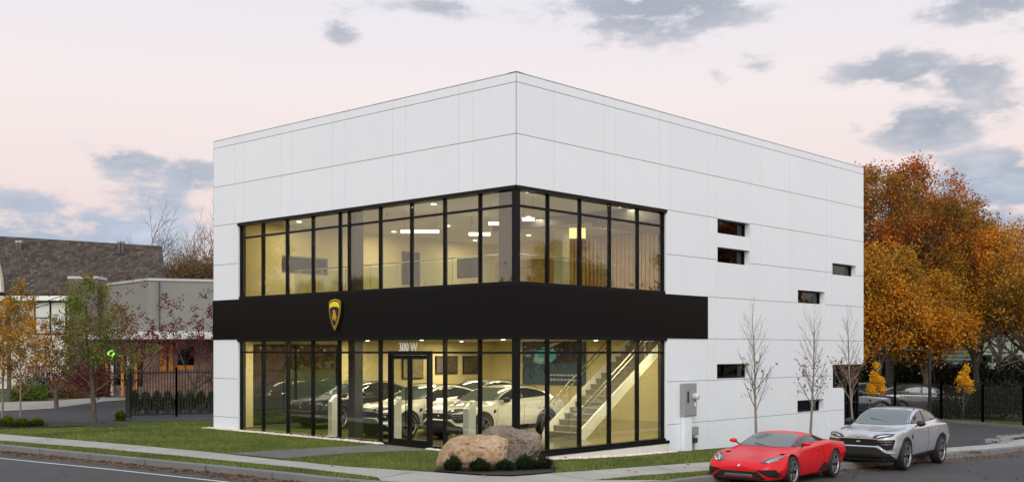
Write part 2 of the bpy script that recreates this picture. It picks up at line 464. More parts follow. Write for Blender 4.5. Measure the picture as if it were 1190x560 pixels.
gen = M('MULTIPLY', M('SUBTRACT', nz2, .50), 2.6)      # scattered clouds over the rest of the sky
away = M('MULTIPLY', M('SUBTRACT', M('ABSOLUTE', az), .50), 2.5, clamp=True)
up = M('MULTIPLY', M('SUBTRACT', el, .31), 5, clamp=True)
dens = M('ADD', dens, M('MULTIPLY', M('MAXIMUM', away, up), M('MAXIMUM', gen, 0)))
cov = M('MULTIPLY_ADD', M('ADD', dens, M('MULTIPLY', nn, M('MULTIPLY_ADD', dens, .42, .26))), 1.15, -.30)
cs_ = w.new('ShaderNodeMapRange'); cs_.interpolation_type = 'SMOOTHSTEP'
w.link(cov, cs_.inputs[0]); cs_.inputs[1].default_value = .0; cs_.inputs[2].default_value = .75; cs_.inputs[3].default_value = 0; cs_.inputs[4].default_value = .92
ccol = w.ramp(nz, [(.30, (.27, .32, .40)), (.50, (.38, .42, .50)), (.72, (.58, .57, .62))])
lowc = w.ramp(elr, [(0, (1.1, 1.12, 1.15)), (.18, (1.05, 1.16, 1.25)), (.34, (.98, 1.0, 1.0)), (1, (.95, .92, .92))])
ccol = w.mix(1, ccol, lowc, 'MULTIPLY')
fin = w.mix(cs_.outputs[0], base, ccol)
w.link(fin, bg.inputs[0]); bg.inputs[1].default_value = 1.0

sun = bpy.data.lights.new('sun', 'SUN'); sun.energy = 1.25; sun.angle = math.radians(35); sun.color = (1, .97, .93)
so = bpy.data.objects.new('sun', sun); COL.objects.link(so)
sd = Vector((math.sin(math.radians(SUN_AZ)), math.cos(math.radians(SUN_AZ)), math.tan(math.radians(SUN_EL+10)))).normalized()
so.rotation_euler = sd.to_track_quat('Z', 'Y').to_euler()

# ------------------------------------------------------------------ camera
cam = bpy.data.cameras.new('camera'); co = bpy.data.objects.new('camera', cam); COL.objects.link(co)
co.location = (0, 0, CAMZ); co.rotation_euler = (math.radians(90), 0, 0)
cam.lens = 36*F/1190; cam.sensor_width = 36; cam.shift_y = (HY-280)/1190; cam.clip_end = 3000; cam.clip_start = .1
S.camera = co
S.view_settings.view_transform = 'Standard'; S.view_settings.look = 'None'; S.view_settings.gamma = 1; S.view_settings.exposure = .10
S.cycles.max_bounces = 8; S.cycles.transparent_max_bounces = 24; S.cycles.use_denoising = True
S.cycles.caustics_reflective = False; S.cycles.sample_clamp_indirect = 6

# ------------------------------------------------------------------ ground, road, kerb, pavement
NEARK = KERB[:]
big = [(-700, 95), (-700, 900), (700, 900), (700, 123)]
grid = []
for st, x0, x1, y0, y1 in ((1.0, -32, 32, 18, 62), (5, -110, 110, 22, 170), (60, -680, 680, 130, 880)):
    x = x0
    while x <= x1:
        y = y0
        while y <= y1:
            ok = not (st > 1 and -33 < x < 33 and 18 < y < 63) and not (st > 5 and abs(x) < 112 and y < 172)
            if ok and kd(x, y) > .4: grid.append((x, y))
            y += st
        x += st
def landf(x, y): return land(x, y)
sheet('ground', NEARK+[(700, 123), (700, 900), (-700, 900), (-700, 97)], landf, 'grass_ground', 3.0, 0, extra=grid)
grid = []
for st, x0, x1, y0, y1 in ((2.0, -30, 30, 2, 44), (8, -110, 110, -20, 125), (60, -680, 680, -600, 100)):
    x = x0
    while x <= x1:
        y = y0
        while y <= y1:
            ok = not (st > 2 and -31 < x < 31 and 1 < y < 45) and not (st > 8 and abs(x) < 112 and -22 < y)
            if ok and kd(x, y) < -.4: grid.append((x, y))
            y += st
        x += st
sheet('road', list(reversed(NEARK))+[(-700, 97), (-700, -700), (700, -700), (700, 123)], street_z, 'asphalt', 3.0, 0, extra=grid)
def off_curve(d0, i0=0, i1=None, base=KERB):
    out = []
    for i, p in enumerate(base):
        a = base[max(i-1, 0)]; b = base[min(i+1, len(base)-1)]; t_ = Vector((b[0]-a[0], b[1]-a[1])).normalized()
        out.append((p[0]-t_.y*d0, p[1]+t_.x*d0))
    return out
# kerb stones: a bevelled strip along the line, joints every couple of metres in the material
def strip(name, prof, mat, zfun, i0=0, i1=None, step=1.2):
    """prof: list of (offset from kerb line, height above the road)"""
    pts = KERB[i0:i1]; fine = []
    for a, b in zip(pts, pts[1:]):
        k = max(1, int(math.dist(a, b)/step)); fine += [(a[0]+(b[0]-a[0])*j/k, a[1]+(b[1]-a[1])*j/k) for j in range(k)]
    fine.append(pts[-1]); cur = [off_curve(o, base=fine) for o, _ in prof]
    vs = []; m = len(prof)
    for i in range(len(fine)):
        for j, (o, h) in enumerate(prof):
            x, y = cur[j][i]; vs.append((x, y, zfun(x, y)+h))
    fs = [(i*m+j, i*m+j+1, (i+1)*m+j+1, (i+1)*m+j) for i in range(len(fine)-1) for j in range(m-1)]
    o = link_mesh(name, vs, fs, mat); bm = bmesh.new(); bm.from_mesh(o.data); bmesh.ops.recalc_face_normals(bm, faces=bm.faces[:])
    bm.to_mesh(o.data); bm.free(); tag(o, kind='structure'); return o
strip('kerb', [(-.02, -.05), (-.02, .15), (.0, .17), (.14, .172), (.15, .10)], 'kerb_granite', street_z)
# dirt line along the gutter
strip('gutter', [(-.55, .004), (-.25, .0045), (-.021, .005)], simple('gutter_dirt', (.085, .055, .042), .9, var=.5, scale=3), street_z)

# kerb joints: thin dark grooves
km = MB()
acc = 0
for a, b in zip(KERB[1:], KERB[2:-1]):
    d = math.dist(a, b)
    while acc < d:
        x = a[0]+(b[0]-a[0])*acc/d; y = a[1]+(b[1]-a[1])*acc/d; tx, ty = (b[0]-a[0])/d, (b[1]-a[1])/d
        z = zs(x)
        Mx = Matrix(((tx, -ty, 0, x), (ty, tx, 0, y), (0, 0, 1, z), (0, 0, 0, 1)))
        km.box((-.008, -.026, .0), (.008, -.018, .16), Mx); acc += 2.4
    acc -= d
tag(km.build('kerb_joint', 'dark_void'), kind='structure')

LK = [p for p in KERB if p[0] < 1]; RK = [p for p in KERB if p[0] >= 1]
g = lambda *a: [Gd(*p) for p in a]
# pavement band: near edge, then far edge
near = g((-60, 507), (0, 512), (110, 520.5), (200, 529), (280, 537), (360, 545), (439, 554.5))
kmid = off_curve(.16)
kmid = [p for p in kmid if -2.9 < p[0] < 3.4]
near2 = g((689, 558), (745, 552.5), (823.9, 546.9), (960, 535.5), (1103, 526.3))
far = g((1145, 517.0), (1103, 520), (960, 527.8), (824, 536.8), (735, 543.2), (678, 547.5), (640, 550), (620, 552), (594, 553.8), (560, 553), (503.5, 548.8), (403, 542.3), (320, 534), (240, 525), (120, 514), (0, 504.3), (-60, 500))
endr = [off_curve(.16, base=KERB)[i] for i, p in enumerate(KERB) if 14.2 < p[0] < 30]
walk = near+kmid+near2+[Gd(1146, 523.8)]+endr+[(25.5, 47.5), (20.8, 43.5)]+far
sheet('pavement', walk, land, 'concrete', .8, .012)
# pavement joints
pj = MB()
def joint_line(p, q, zf, off, wd_=.012, mb=pj):
    n = max(1, int(math.dist(p, q)/.5)); t_ = Vector((q[0]-p[0], q[1]-p[1])).normalized(); nx, ny = -t_.y*wd_, t_.x*wd_
    for i in range(n):
        a = (p[0]+(q[0]-p[0])*i/n, p[1]+(q[1]-p[1])*i/n); b = (p[0]+(q[0]-p[0])*(i+1)/n, p[1]+(q[1]-p[1])*(i+1)/n)
        mb.add([(a[0]-nx, a[1]-ny, zf(*a)+off), (b[0]-nx, b[1]-ny, zf(*b)+off), (b[0]+nx, b[1]+ny, zf(*b)+off), (a[0]+nx, a[1]+ny, zf(*a)+off)], [(0, 1, 2, 3)])
for n_, f_ in (((120, 521.5), (178, 519.3)), ((280, 537), (330, 535)), ((442, 555.6), (478, 548.5)), ((10, 512.8), (62, 509.2)), ((689, 558), (640, 550.3)), ((790, 549.5), (760, 541.5)), ((200, 529), (258, 526.8)), ((875, 543), (850, 534.5))):
    joint_line(Gd(*n_), Gd(*f_), land, .017)
tag(pj.build('pavement_joint', simple('joint_dirt', (.13, .125, .12), .9)), kind='structure')
# footpath from the door to the pavement
path = g((262, 526.8), (329, 533.2), (365, 530), (400, 527.3), (420, 526), (460, 524.6), (500, 523.4)) + [W(aa, bb, 0)[:2] for aa, bb in ((-.22, 3.25), (-.22, 5.1))] + g((437, 516.8), (420, 518), (380, 519.8), (330, 522.8))
sheet('footpath', path, land, 'asphalt_path', .6, .016)
# painted white line along the left road
def road_line(name, pts, wdt, mat='road_paint'):
    P = [Gd(*p, surf=street_z) for p in pts]; vs = []
    fine = []
    for a, b in zip(P, P[1:]):
        k = max(1, int(math.dist(a, b)/1)); fine += [(a[0]+(b[0]-a[0])*j/k, a[1]+(b[1]-a[1])*j/k) for j in range(k)]
    fine.append(P[-1]); A = off_curve(-wdt/2, base=fine); B = off_curve(wdt/2, base=fine)
    for a, b in zip(A, B): vs += [(*a, zs(a[0])+.008), (*b, zs(b[0])+.008)]
    return tag(link_mesh(name, vs, [(2*i, 2*i+1, 2*i+3, 2*i+2)[::-1] for i in range(len(fine)-1)], mat), kind='structure')
simple('road_paint', (.5, .5, .5), .7, var=.2, scale=12)
road_line('road_line', [(-90, 524), (0, 532.3), (130, 545.4), (260, 559.6), (330, 568.5)], .11)
# driveway on the right and the neighbour's car park on the left
drive = [Gd(1146, 517.2), (20.8, 43.5), (26, 48.3), (34, 50), (60, 60), (60, 75)] + g((1190, 498.3), (1142, 494), (1094, 490.5), (1040, 486), (1005, 484)) + [(18, 62), (14.5, 48)] + g((985, 506), (1008, 521.5), (1060, 520.5))
sheet('driveway', drive, land, 'asphalt_drive', 1.2, .01)
lot = g((-60, 494), (0, 494.5), (60, 494), (110, 491.5), (148, 489.5), (248, 488.5), (252, 484), (252, 472), (150, 466.5), (120, 466), (60, 475.2), (0, 478.5), (-60, 480))
sheet('car_park', lot, land, 'asphalt_drive', 1.5, .01)
lot2 = g((-60, 479.5), (0, 478), (60, 474.8), (120, 466.5), (148, 464.5), (148, 462.0), (118, 461.5), (60, 466), (0, 467.5), (-60, 468))
sheet('concrete_apron', lot2, land, 'concrete_far', 2, .02)
# mulch beds
bed = g((503.5, 548.2), (515, 541), (560, 533), (620, 536), (644, 540), (646, 546), (640, 549.6), (620, 551.6), (594, 553.3), (560, 552.6))
sheet('mulch_bed', bed, lambda x, y: land(x, y)+.02, 'mulch', .35, .014)
bed2 = g((-60, 498), (30, 496), (90, 494.5), (120, 494.6), (128, 497), (150, 496), (176, 494.5), (174, 497), (140, 500.5), (110, 499.5), (40, 500), (-60, 503))
bed2 = g((-60, 489.5), (0, 489.5), (80, 490.5), (110, 492), (150, 492.5), (148, 495.5), (118, 497), (95, 495.4), (0, 499), (-60, 501))
sheet('mulch_border', bed2, lambda x, y: land(x, y)+.02, 'mulch', .5, .014)

# edging strip of white stone at the foot of the walls, with pebbles standing on it
rng = np.random.default_rng(5)
def pebble_strip(name, poly, n, label):
    mb = MB(); xs = [p[0] for p in poly]; ys = [p[1] for p in poly]; k = 0
    while k < n:
        x = rng.uniform(min(xs), max(xs)); y = rng.uniform(min(ys), max(ys))
        if not inside(poly, x, y): continue
        k += 1; r = rng.uniform(.018, .055); z = land(x, y)+r*.5; a = rng.uniform(0, 3.1); c, s_ = math.cos(a), math.sin(a)
        vs = []
        for px_, py_, pz_ in ((1,0,0),(0,1,0),(-1,0,0),(0,-1,0),(0,0,.7),(0,0,-.7),(.6,.6,.4),(-.6,.5,.45)):
            j = rng.uniform(.8, 1.2); vs.append((x+(px_*c-py_*s_)*r*j, y+(px_*s_+py_*c)*r*j, z+pz_*r*j))
        mb.add(vs, [(0,1,4),(1,2,4),(2,3,4),(3,0,4),(1,0,5),(2,1,5),(3,2,5),(0,3,5),(6,1,0),(7,2,1)])
    return tag(mb.build(name, 'pebble_white'), kind='stuff')
pebble_strip('pebbles', [W(a, b, 0)[:2] for a, b in ((-.32, 14.6), (-.03, 14.6), (-.03, 5.2), (-.30, 5.2))], 1500, '')
pebble_strip('pebbles', [W(a, b, 0)[:2] for a, b in ((-.3, 3.2), (-.03, 3.2), (-.03, 1.5), (-.3, 1.5))], 260, '')
pebble_strip('pebbles', [W(a, b, 0)[:2] for a, b in ((.9, -.05), (6.7, -.05), (6.7, -.55), (2.2, -.62), (.9, -.5))], 1100, '')

# ================================================================== THE SHOWROOM
BA, BB = aR(1003.5), bL(248)
ZT = 10.33
ROWS = [10.07, 8.71, 7.35, 5.98, 4.74, 3.38, 2.03, .70, -.6]
bld = empty('showroom_building', W(0, 0, 0), 0, 'big white panelled two-storey car showroom with glazed corner and black band', 'building')
BM = Matrix.Translation(Vector(W(0, 0, 0))).inverted()
def bchild(o, parent=None):
    o.parent = parent or bld
    return o
def fin(mb, name, mats, parent=None, bevel=0, ofs=None):
    """mesh given in world coordinates, parented to a thing that stands at ofs"""
    p = parent or bld
    q = p; off = Vector((0, 0, 0))
    while q is not None: off += q.location; q = q.parent
    mb.v = [tuple(Vector(v)-off) for v in mb.v]
    return mb.build(name, mats, p, bevel=bevel)
# faces: fl(b, z, d) left face, fr(a, z, d) right face; d metres OUT from the wall
fl = lambda b, z, d: W(-d, b, z)
fr = lambda a, z, d: W(a, -d, z)
fn_ = lambda a, z, d: W(a, BB+d, z)      # far end wall
def bLo(px, off): u = (px-CX)/F; x0, y0, _ = W(off, 0, 0); return (u*y0-x0)/(L[0]-u*L[1])
def aRo(px, off): u = (px-CX)/F; x0, y0, _ = W(0, off, 0); return (u*y0-x0)/(R[0]-u*R[1])
def slab(mb, fn, u0, u1, z0, z1, d0, d1):
    mb.prism([(u0, z0), (u1, z0), (u1, z1), (u0, z1)], d0, d1, lambda u, v, d: fn(u, v, d))
def cladding(fn, u0, u1, rows, cols, opens, gapv=.005, gaph=.016, d0=-.02, d1=0.0):
    mb = MB(); us = sorted([u0]+[c for c in cols if u0 < c < u1]+[u1])
    for z1, z0 in zip(rows, rows[1:]):
        for a, b in zip(us, us[1:]):
            A, B, Z0, Z1 = a+gapv*(a > u0), b-gapv*(b < u1), z0+gaph/2, z1-gaph/2
            xs = sorted({A, B, *[min(max(o[i], A), B) for o in opens for i in (0, 1)]})
            zz = sorted({Z0, Z1, *[min(max(o[i], Z0), Z1) for o in opens for i in (2, 3)]})
            for p, q in zip(xs, xs[1:]):
                for r, s_ in zip(zz, zz[1:]):
                    m, n = (p+q)/2, (r+s_)/2
                    if q-p < 1e-4 or s_-r < 1e-4: continue
                    if any(o[0] < m < o[1] and o[2] < n < o[3] for o in opens): continue
                    slab(mb, fn, p, q, r, s_, d0, d1)
    return mb
def backing(fn, u0, u1, z0, z1, opens, d0=-.28, d1=-.021):
    return cladding(fn, u0, u1, [z1, z0], [], opens, 0, 0, d0, d1)
JL = [533.3, 550, 456.4, 471.5, 386.8, 401, 326.8, 338.9, 272.8, 283.4]
JR = [644, 702, 715.6, 766.5, 779, 822, 833, 872.4, 883.5, 917.8, 960.6, 966.5]
bW = bL(276.5); aW = aR(774.5)
OL = [(-1, bW, 4.735, 7.35), (-1, bW, .20, 3.40)]
sm_w = [('small', 833.4, 872, 252.9, 271.3), ('small', 833.4, 871.5, 285.9, 305.1), ('small', 967, 995, 304.7, 319.3), ('small', 926.9, 958.6, 336, 352.3), ('small', 832.8, 872, 422.2, 440.6), ('small', 926.4, 957.5, 464.6, 480)]
SW = [(aR(x0), aR(x1), zR(x0, y1), zR(x0, y0)) for _, x0, x1, y0, y1 in sm_w]
aN0, aN1 = aR(967.5), aR(980.7); zN0, zN1 = zR(967.5, 451.4), zR(967.5, 422.9)
OR = [(-1, aW, 4.735, 7.35), (-1, aW, .128, 3.40), (aN0, BA+1, zN0, zN1), (aN1, BA+1, -2, zN0)]+SW
rowsL = [ZT-.009]+ROWS[:5]+[3.38, 2.03, .70, .17]
rowsR = [ZT-.009]+ROWS[:-1]+[-.95]
BL_ = OL+[(-1, BB+1, 3.39, 4.73)]; aBand = aR(822)
for rws in (rowsL[:6], rowsL[6:]): fin(cladding(fl, 0, BB, rws, [bL(x) for x in JL], OL), 'wall_cladding', 'white_panel')
fin(cladding(fr, 0, BA, rowsR, [aR(x) for x in JR], OR+[(-1, aBand, 3.38, 4.74)]), 'wall_cladding', 'white_panel')
OB = [(W_[0], W_[1], W_[2], W_[3]) for W_ in OR]
fin(backing(fl, 0.021, BB, .17, ZT-.02, OL), 'wall', 'panel_joint')
fin(backing(fr, 0.3, BA, -.95, ZT-.02, OB), 'wall', 'panel_joint')
# far end wall (neighbour's side) with its own openings, and the back wall
ON = [(1.46, 5.38, .30, 3.2), (2.7, 4.79, 5.9, 6.45)]
fin(cladding(fn_, 0, BA, [ZT-.012]+ROWS[:-1]+[-.3], [3, 6, 9, 12, 15, 18], ON), 'wall_cladding', 'white_panel')
fin(backing(fn_, .03, BA, -.3, ZT-.02, ON), 'wall', 'panel_joint')
mb = MB(); mb.prism([(.31, -1), (BB, -1), (BB, ZT-.02), (.31, ZT-.02)], 0, .28, lambda u, v, d: W(BA-.001-d, u*.999, v)); fin(mb, 'wall', 'white_panel')
# coping and roof
mb = MB()
for fn, u1 in ((fl, BB), (fr, BA), (fn_, BA)):
    slab(mb, fn, -.004 if fn is not fn_ else 0, u1+.004, ZT-.0005, ZT+.02, -.3, .004)
fin(mb, 'coping', 'white_panel')
mb = MB(); mb.prism([(.3, .3), (BA-.3, .3), (BA-.3, BB-.3), (.3, BB-.3)], 9.75, 9.9, lambda u, v, d: W(u, v, d)); fin(mb, 'roof', 'grey_metal')
# black band round the corner
mb = MB()
for fn, u1, js in ((fl, BB, [273.9, 327.6, 398, 471, 550]), (fr, aBand, [644.6, 715.4, 766])):
    cols = sorted([(bL if fn is fl else aR)(j) for j in js])
    us = [-.03]+cols+[u1]
    for a, b in zip(us, us[1:]): slab(mb, fn, a+.003, b-.003, 3.38, 4.74, -.015, .03)
    slab(mb, fn, -.02, u1, 3.385, 4.735, -.1, .018)
fin(mb, 'fascia_band', 'black_panel')
# white reveals round the small windows and the big ones
def liner(mb, fn, u0, u1, z0, z1, dep, t_=.02, head=True, sides=(1, 1), sill=True):
    if head: slab(mb, fn, u0, u1, z1-t_, z1, -dep, .001)
    if sill: slab(mb, fn, u0, u1, z0, z0+t_, -dep, .001)
    if sides[0]: slab(mb, fn, u0, u0+t_, z0+t_, z1-t_, -dep, .001)
    if sides[1]: slab(mb, fn, u1-t_, u1, z0+t_, z1-t_, -dep, .001)
def reveal(name, wf, *qs):
    mb = MB()
    for q in qs: slab(mb, *q)
    return fin(mb, name, 'white_panel', wf)
# small windows: frame + dark glass, each its own part
for o in SW:
    u0, u1, z0, z1 = o[0]+.02, o[1]-.02, o[2]+.02, o[3]-.02
    mb = MB(); t_ = .05
    for q in ((u0, u1, z1-t_, z1), (u0, u1, z0, z0+t_), (u0, u0+t_, z0+t_, z1-t_), (u1-t_, u1, z0+t_, z1-t_)): slab(mb, fr, *q, -.29, -.2)
    wf = fin(mb, 'window', 'black_metal')
    mb = MB(); slab(mb, fr, u0+t_, u1-t_, z0+t_, z1-t_, -.26, -.25); fin(mb, 'glass', 'dark_glass', wf)
    mb = MB(); liner(mb, fr, *o, .3); fin(mb, 'reveal', 'white_panel', wf)
# corner opening low on the right end: dark glazed garage front
mb = MB(); u0, u1 = aN1+.02, BA-.02
for q in ((aN0+.02, BA, zN1-.08, zN1-.02), (aN0+.02, u0, zN0+.02, zN0+.08), (aN0+.02, aN0+.08, zN0+.08, zN1-.08), (u0, u0+.07, -.9, zN1-.08), (u0+.85, u0+.92, -.9, zN1-.08), (BA-.07, BA, -.95, zN1), (u0, BA, .9, .97), (u0, BA, -.95, -.7)): slab(mb, fr, *q, -.3, -.2)
wf = fin(mb, 'window', 'black_metal')
mb = MB(); slab(mb, fr, aN0+.05, BA-.05, zN0+.05, zN1-.05, -.262, -.25); slab(mb, fr, u0+.03, BA-.05, -.9, zN0+.05, -.262, -.25); fin(mb, 'glass', 'dark_glass', wf)
reveal('reveal', wf, (fr, aN0, BA, zN1-.02, zN1, -.3, .001), (fr, aN0, aN0+.02, zN0+.02, zN1-.02, -.3, .001), (fr, aN0, aN1, zN0, zN0+.02, -.3, .001), (fr, aN1, aN1+.02, -.95, zN0, -.3, .001))
# far end windows
for o in ON:
    mb = MB(); t_ = .06
    u0, u1, z0, z1 = o
    qs = [(u0, u1, z1-t_, z1), (u0, u1, z0, z0+t_), (u0, u0+t_, z0, z1), (u1-t_, u1, z0, z1)]
    if u1-u0 > 3: qs += [((u0+u1)/2-.03, (u0+u1)/2+.03, z0, z1)]
    for q in qs: slab(mb, fn_, *q, -.2, -.1)
    wf = fin(mb, 'window', 'black_metal')
    mb = MB(); slab(mb, fn_, u0+t_, u1-t_, z0+t_, z1-t_, -.16, -.15); fin(mb, 'glass', 'store_glass' if u1-u0 > 3 else 'dark_glass', wf)
# ---------------- curtain walls. GO: glass plane this far in
GO = .12
def curtain(fn, conv, xs, z0, z1, zt, u_end, name, door=None, mw=.058):
    mb = MB(); us = [conv(x, GO) for x in xs]
    slab(mb, fn, -.0+.0, u_end, z1-.10, z1, -.26, .035)         # head
    if name != 'right_low': slab(mb, fn, .1, u_end, z0, z0+.09, -.26, -.02)
    ends = [.12]+us+[u_end-.02]
    for i, u in enumerate(us):
        zb = z0+.09
        slab(mb, fn, u-mw/2, u+mw/2, zb, z1-.1, -.20, -.07)
    slab(mb, fn, u_end-.08, u_end-.02, z0+.09, z1-.1, -.26, -.06)
    e = sorted(ends)
    for a, b in zip(e, e[1:]):
        a2 = a+mw/2; b2 = b-mw/2
        slab(mb, fn, a2, b2, zt-.03, zt+.03, -.19, -.08)
    wf = fin(mb, 'window', 'black_metal')
    g_ = MB()
    e = sorted(ends)
    for a, b in zip(e, e[1:]):
        for q0, q1 in ((z0+.09, zt-.03), (zt+.03, z1-.1)):
            if door and door[0] < (a+b)/2 < door[1] and q0 < 1: continue
            slab(g_, fn, a+.03, b-.03, q0, q1, -GO-.004, -GO+.004)
    fin(g_, 'glass', 'store_glass', wf)
    reveal('reveal', wf, (fn, u_end-.02, u_end, max(z0, .02), z1, -.3, .001))
    return wf
XU = [305.7, 333.9, 364, 395.3, 406, 442.3, 478.6, 517.1, 558]
XLo = [306, 334.6, 363.6, 394.2, 442, 517, 557.5]
XR_ = [636.3, 673.5, 708, 740.5]
curtain(fl, bLo, XU, 4.742, 7.35, 6.84, bW, 'left_up')
bd0, bd1 = bLo(500, GO), bLo(453.5, GO)
curtain(fl, bLo, XLo, .20, 3.40, 2.94, bW, 'left_low', door=(bd0+.1, bd1-.1))
curtain(fr, aRo, XR_, 4.742, 7.35, 6.84, aW, 'right_up')
curtain(fr, aRo, XR_, .20, 3.40, 2.94, aW, 'right_low')
# corner posts
mb = MB()
for z0, z1 in ((4.742, 7.35), (.22, 3.40)):
    P = [(-.0, -.0), (.19, -.0), (.19, .17), (.0, .17)]
    mb.prism([(.015, .015), (.17, .015), (.17, .17), (.015, .17)], z0, z1-.1, lambda u, v, d: W(u, v, d))
fin(mb, 'corner_post', 'black_metal')
# low sill of the right glazing, and the white base under it
mb = MB(); slab(mb, fr, -.02, aW+.1, .13, .22, -.26, .05); slab(mb, fr, .1, aW, .22, .29, -.26, -.0); fin(mb, 'sill', 'black_metal')
mb = MB(); slab(mb, fr, .02, aW+.12, -.9, .128, -.3, .035); fin(mb, 'base', 'concrete_base')
mb = MB(); slab(mb, fl, .0, bW, .06, .20, -.26, -.01); fin(mb, 'sill', 'black_metal')
mb = MB(); mb.prism([(0.02, .02), (BA-.3, .02), (BA-.3, BB-.02), (.02, BB-.02)], -.9, .05, lambda u, v, d: W(u, v, d)); fin(mb, 'foundation', 'concrete_base')
# doors: a pair of leaves
zD0, zD1 = .20, 2.90
mb = MB(); slab(mb, fl, bd0-.02, bd0+.05, zD0-.1, zD1+.0, -.2, -.045); slab(mb, fl, bd1-.05, bd1+.02, zD0-.1, zD1, -.2, -.045); slab(mb, fl, bd0-.02, bd1+.02, zD1-.03, zD1+.085, -.2, -.045)
fin(mb, 'door_frame', 'black_metal')
bm_ = (bd0+bd1)/2
for s_, (u0, u1) in ((0, (bd0+.055, bm_-.004)), (1, (bm_+.004, bd1-.055))):
    mb = MB(); st = .068
    for q in ((u0, u0+st, zD0-.08, zD1-.035), (u1-st, u1, zD0-.08, zD1-.035), (u0+st, u1-st, zD1-.15, zD1-.035), (u0+st, u1-st, zD0-.08, zD0+.22)): slab(mb, fl, *q, -.16, -.09)
    dr = fin(mb, 'door', 'black_metal')
    mb = MB(); slab(mb, fl, u0+st, u1-st, zD0+.22, zD1-.15, -.13, -.122); fin(mb, 'glass', 'store_glass', dr)
    uh = u1-.05 if s_ == 0 else u0+.05
    mb = MB(); p = lambda z, d: fl(uh, z, d)
    mb.tube([p(.75, -.09), p(.75, -.015), p(.72, -.015), p(1.95, -.015), p(1.92, -.015), p(1.92, -.09)], .017); fin(mb, 'handle', 'black_metal', dr)
# number over the door
def text_mesh(body, size, mat, name, M4, parent, ext=.004, sx=1):
    cu = bpy.data.curves.new(name, 'FONT'); cu.body = body; cu.size = size; cu.extrude = ext; cu.offset = .005; cu.align_x = 'CENTER'; cu.align_y = 'CENTER'
    tmp = bpy.data.objects.new('tmp_text', cu); COL.objects.link(tmp)
    dg = bpy.context.evaluated_depsgraph_get(); me = bpy.data.meshes.new_from_object(tmp.evaluated_get(dg)); bpy.data.objects.remove(tmp)
    me.materials.clear(); me.materials.append(MATS[mat]); me.transform(Matrix.Diagonal((sx, 1, 1, 1))); me.transform(M4)
    o = bpy.data.objects.new(name, me); COL.objects.link(o); o.parent = parent
    return o
def face_mat(fn, u, z, d, left=True):
    o = Vector(fn(u, z, d))-bld.location
    x = Vector((-L[0], -L[1], 0)) if left else Vector((R[0], R[1], 0))
    n = Vector((-R[0], -R[1], 0)) if left else Vector((-L[0], -L[1], 0))
    return Matrix(((x.x, 0, n.x, o.x), (x.y, 0, n.y, o.y), (0, 1, 0, o.z), (0, 0, 0, 1)))
zn = zL(474, 403.5)
text_mesh('300 W', .36, 'white_paint', 'number_lettering', face_mat(fl, bLo(474, .1), zn, -.105), bld, sx=.80)
# shield emblem on the band
eb, ez = bL(392), zL(392, 365.5); EH = .47
emb = MB()
def shield(k, dx=0, dy=0):
    pts = [(-.60, .83), (-.40, .95), (-.2, 1.0), (0, 1.02), (.2, 1.0), (.40, .95), (.60, .83), (.59, .3), (.5, -.15), (.33, -.58), (.12, -.92), (0, -1.04)]
    pts += [(-x, y) for x, y in pts[-2:-6:-1]]
    return [((x*k+dx)*EH*1.02, (y*k+dy)*EH) for x, y in pts]
ef = lambda u, v, d: fl(eb-u, ez+v, d)
er = empty('shield_emblem', fl(eb, ez-EH, .05), 0, 'gold edged black shield crest with a golden bull mounted on the black band', 'emblem')
def epart(name, poly, d0, d1, mat):
    m_ = MB(); m_.prism(poly, d0, d1, ef); return fin(m_, name, mat, er)
epart('back_plate', shield(1.0), .033, .095, 'emblem_black'); epart('rim', shield(1.0), .0955, .10, 'gold'); epart('shield', shield(.92), .101, .108, 'emblem_black')
epart('border', shield(.84), .109, .113, 'emblem_yellow'); epart('shield', shield(.785), .114, .117, 'emblem_black')
epart('title_band', [(x*EH, y*EH) for x, y in ((-.48, .42), (-.49, .70), (-.3, .79), (0, .83), (.3, .79), (.49, .70), (.48, .42), (.2, .52), (-.2, .52))], .118, .122, 'emblem_yellow')
epart('bull', [(x*EH*.72, y*EH*.82-.02) for x, y in ((-.22, -.42), (-.30, -.1), (-.18, .12), (-.16, .3), (-.26, .42), (-.12, .38), (-.02, .46), (.04, .40), (.12, .34), (.20, .1), (.28, -.05), (.34, -.28), (.25, -.25), (.2, -.36), (.3, -.5), (.1, -.42), (.08, -.3), (-.06, -.26), (-.12, -.4))], .118, .126, 'gold')

# ---------------- inside
def wbox(mb, a0, a1, b0, b1, z0, z1): mb.prism([(a0, b0), (a1, b0), (a1, b1), (a0, b1)], z0, z1, lambda u, v, d: W(u, v, d))
mb = MB(); wbox(mb, .03, 14, .03, BB-.29, .05, .236); fin(mb, 'floor', 'showroom_tile')
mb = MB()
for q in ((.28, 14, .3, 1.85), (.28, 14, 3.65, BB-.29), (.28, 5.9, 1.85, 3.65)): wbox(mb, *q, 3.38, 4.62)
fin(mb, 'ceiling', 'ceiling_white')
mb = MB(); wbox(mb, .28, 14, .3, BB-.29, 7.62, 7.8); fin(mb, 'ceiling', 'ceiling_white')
mb = MB(); wbox(mb, 14, 14.15, .3, BB-.29, .05, 7.8); fin(mb, 'partition', 'cream_wall')
mb = MB(); wbox(mb, .29, 14, BB-.295, BB-.285, 3.25, 5.85); wbox(mb, .29, 14, BB-.295, BB-.285, 6.5, 7.7)
for a0, a1 in ((.29, 2.68), (4.81, 14)): wbox(mb, a0, a1, BB-.295, BB-.285, 5.85, 6.5)
for a0, a1 in ((.29, 1.44), (5.4, 14)): wbox(mb, a0, a1, BB-.295, BB-.285, .2, 3.25)
fin(mb, 'wall_lining', 'cream_wall')
mb = MB(); wbox(mb, aW+.3, 14, .285, .295, .05, 7.7); wbox(mb, aW+.01, aW+.3, .27, .295, .05, 7.7); fin(mb, 'wall_lining', 'white_wall')
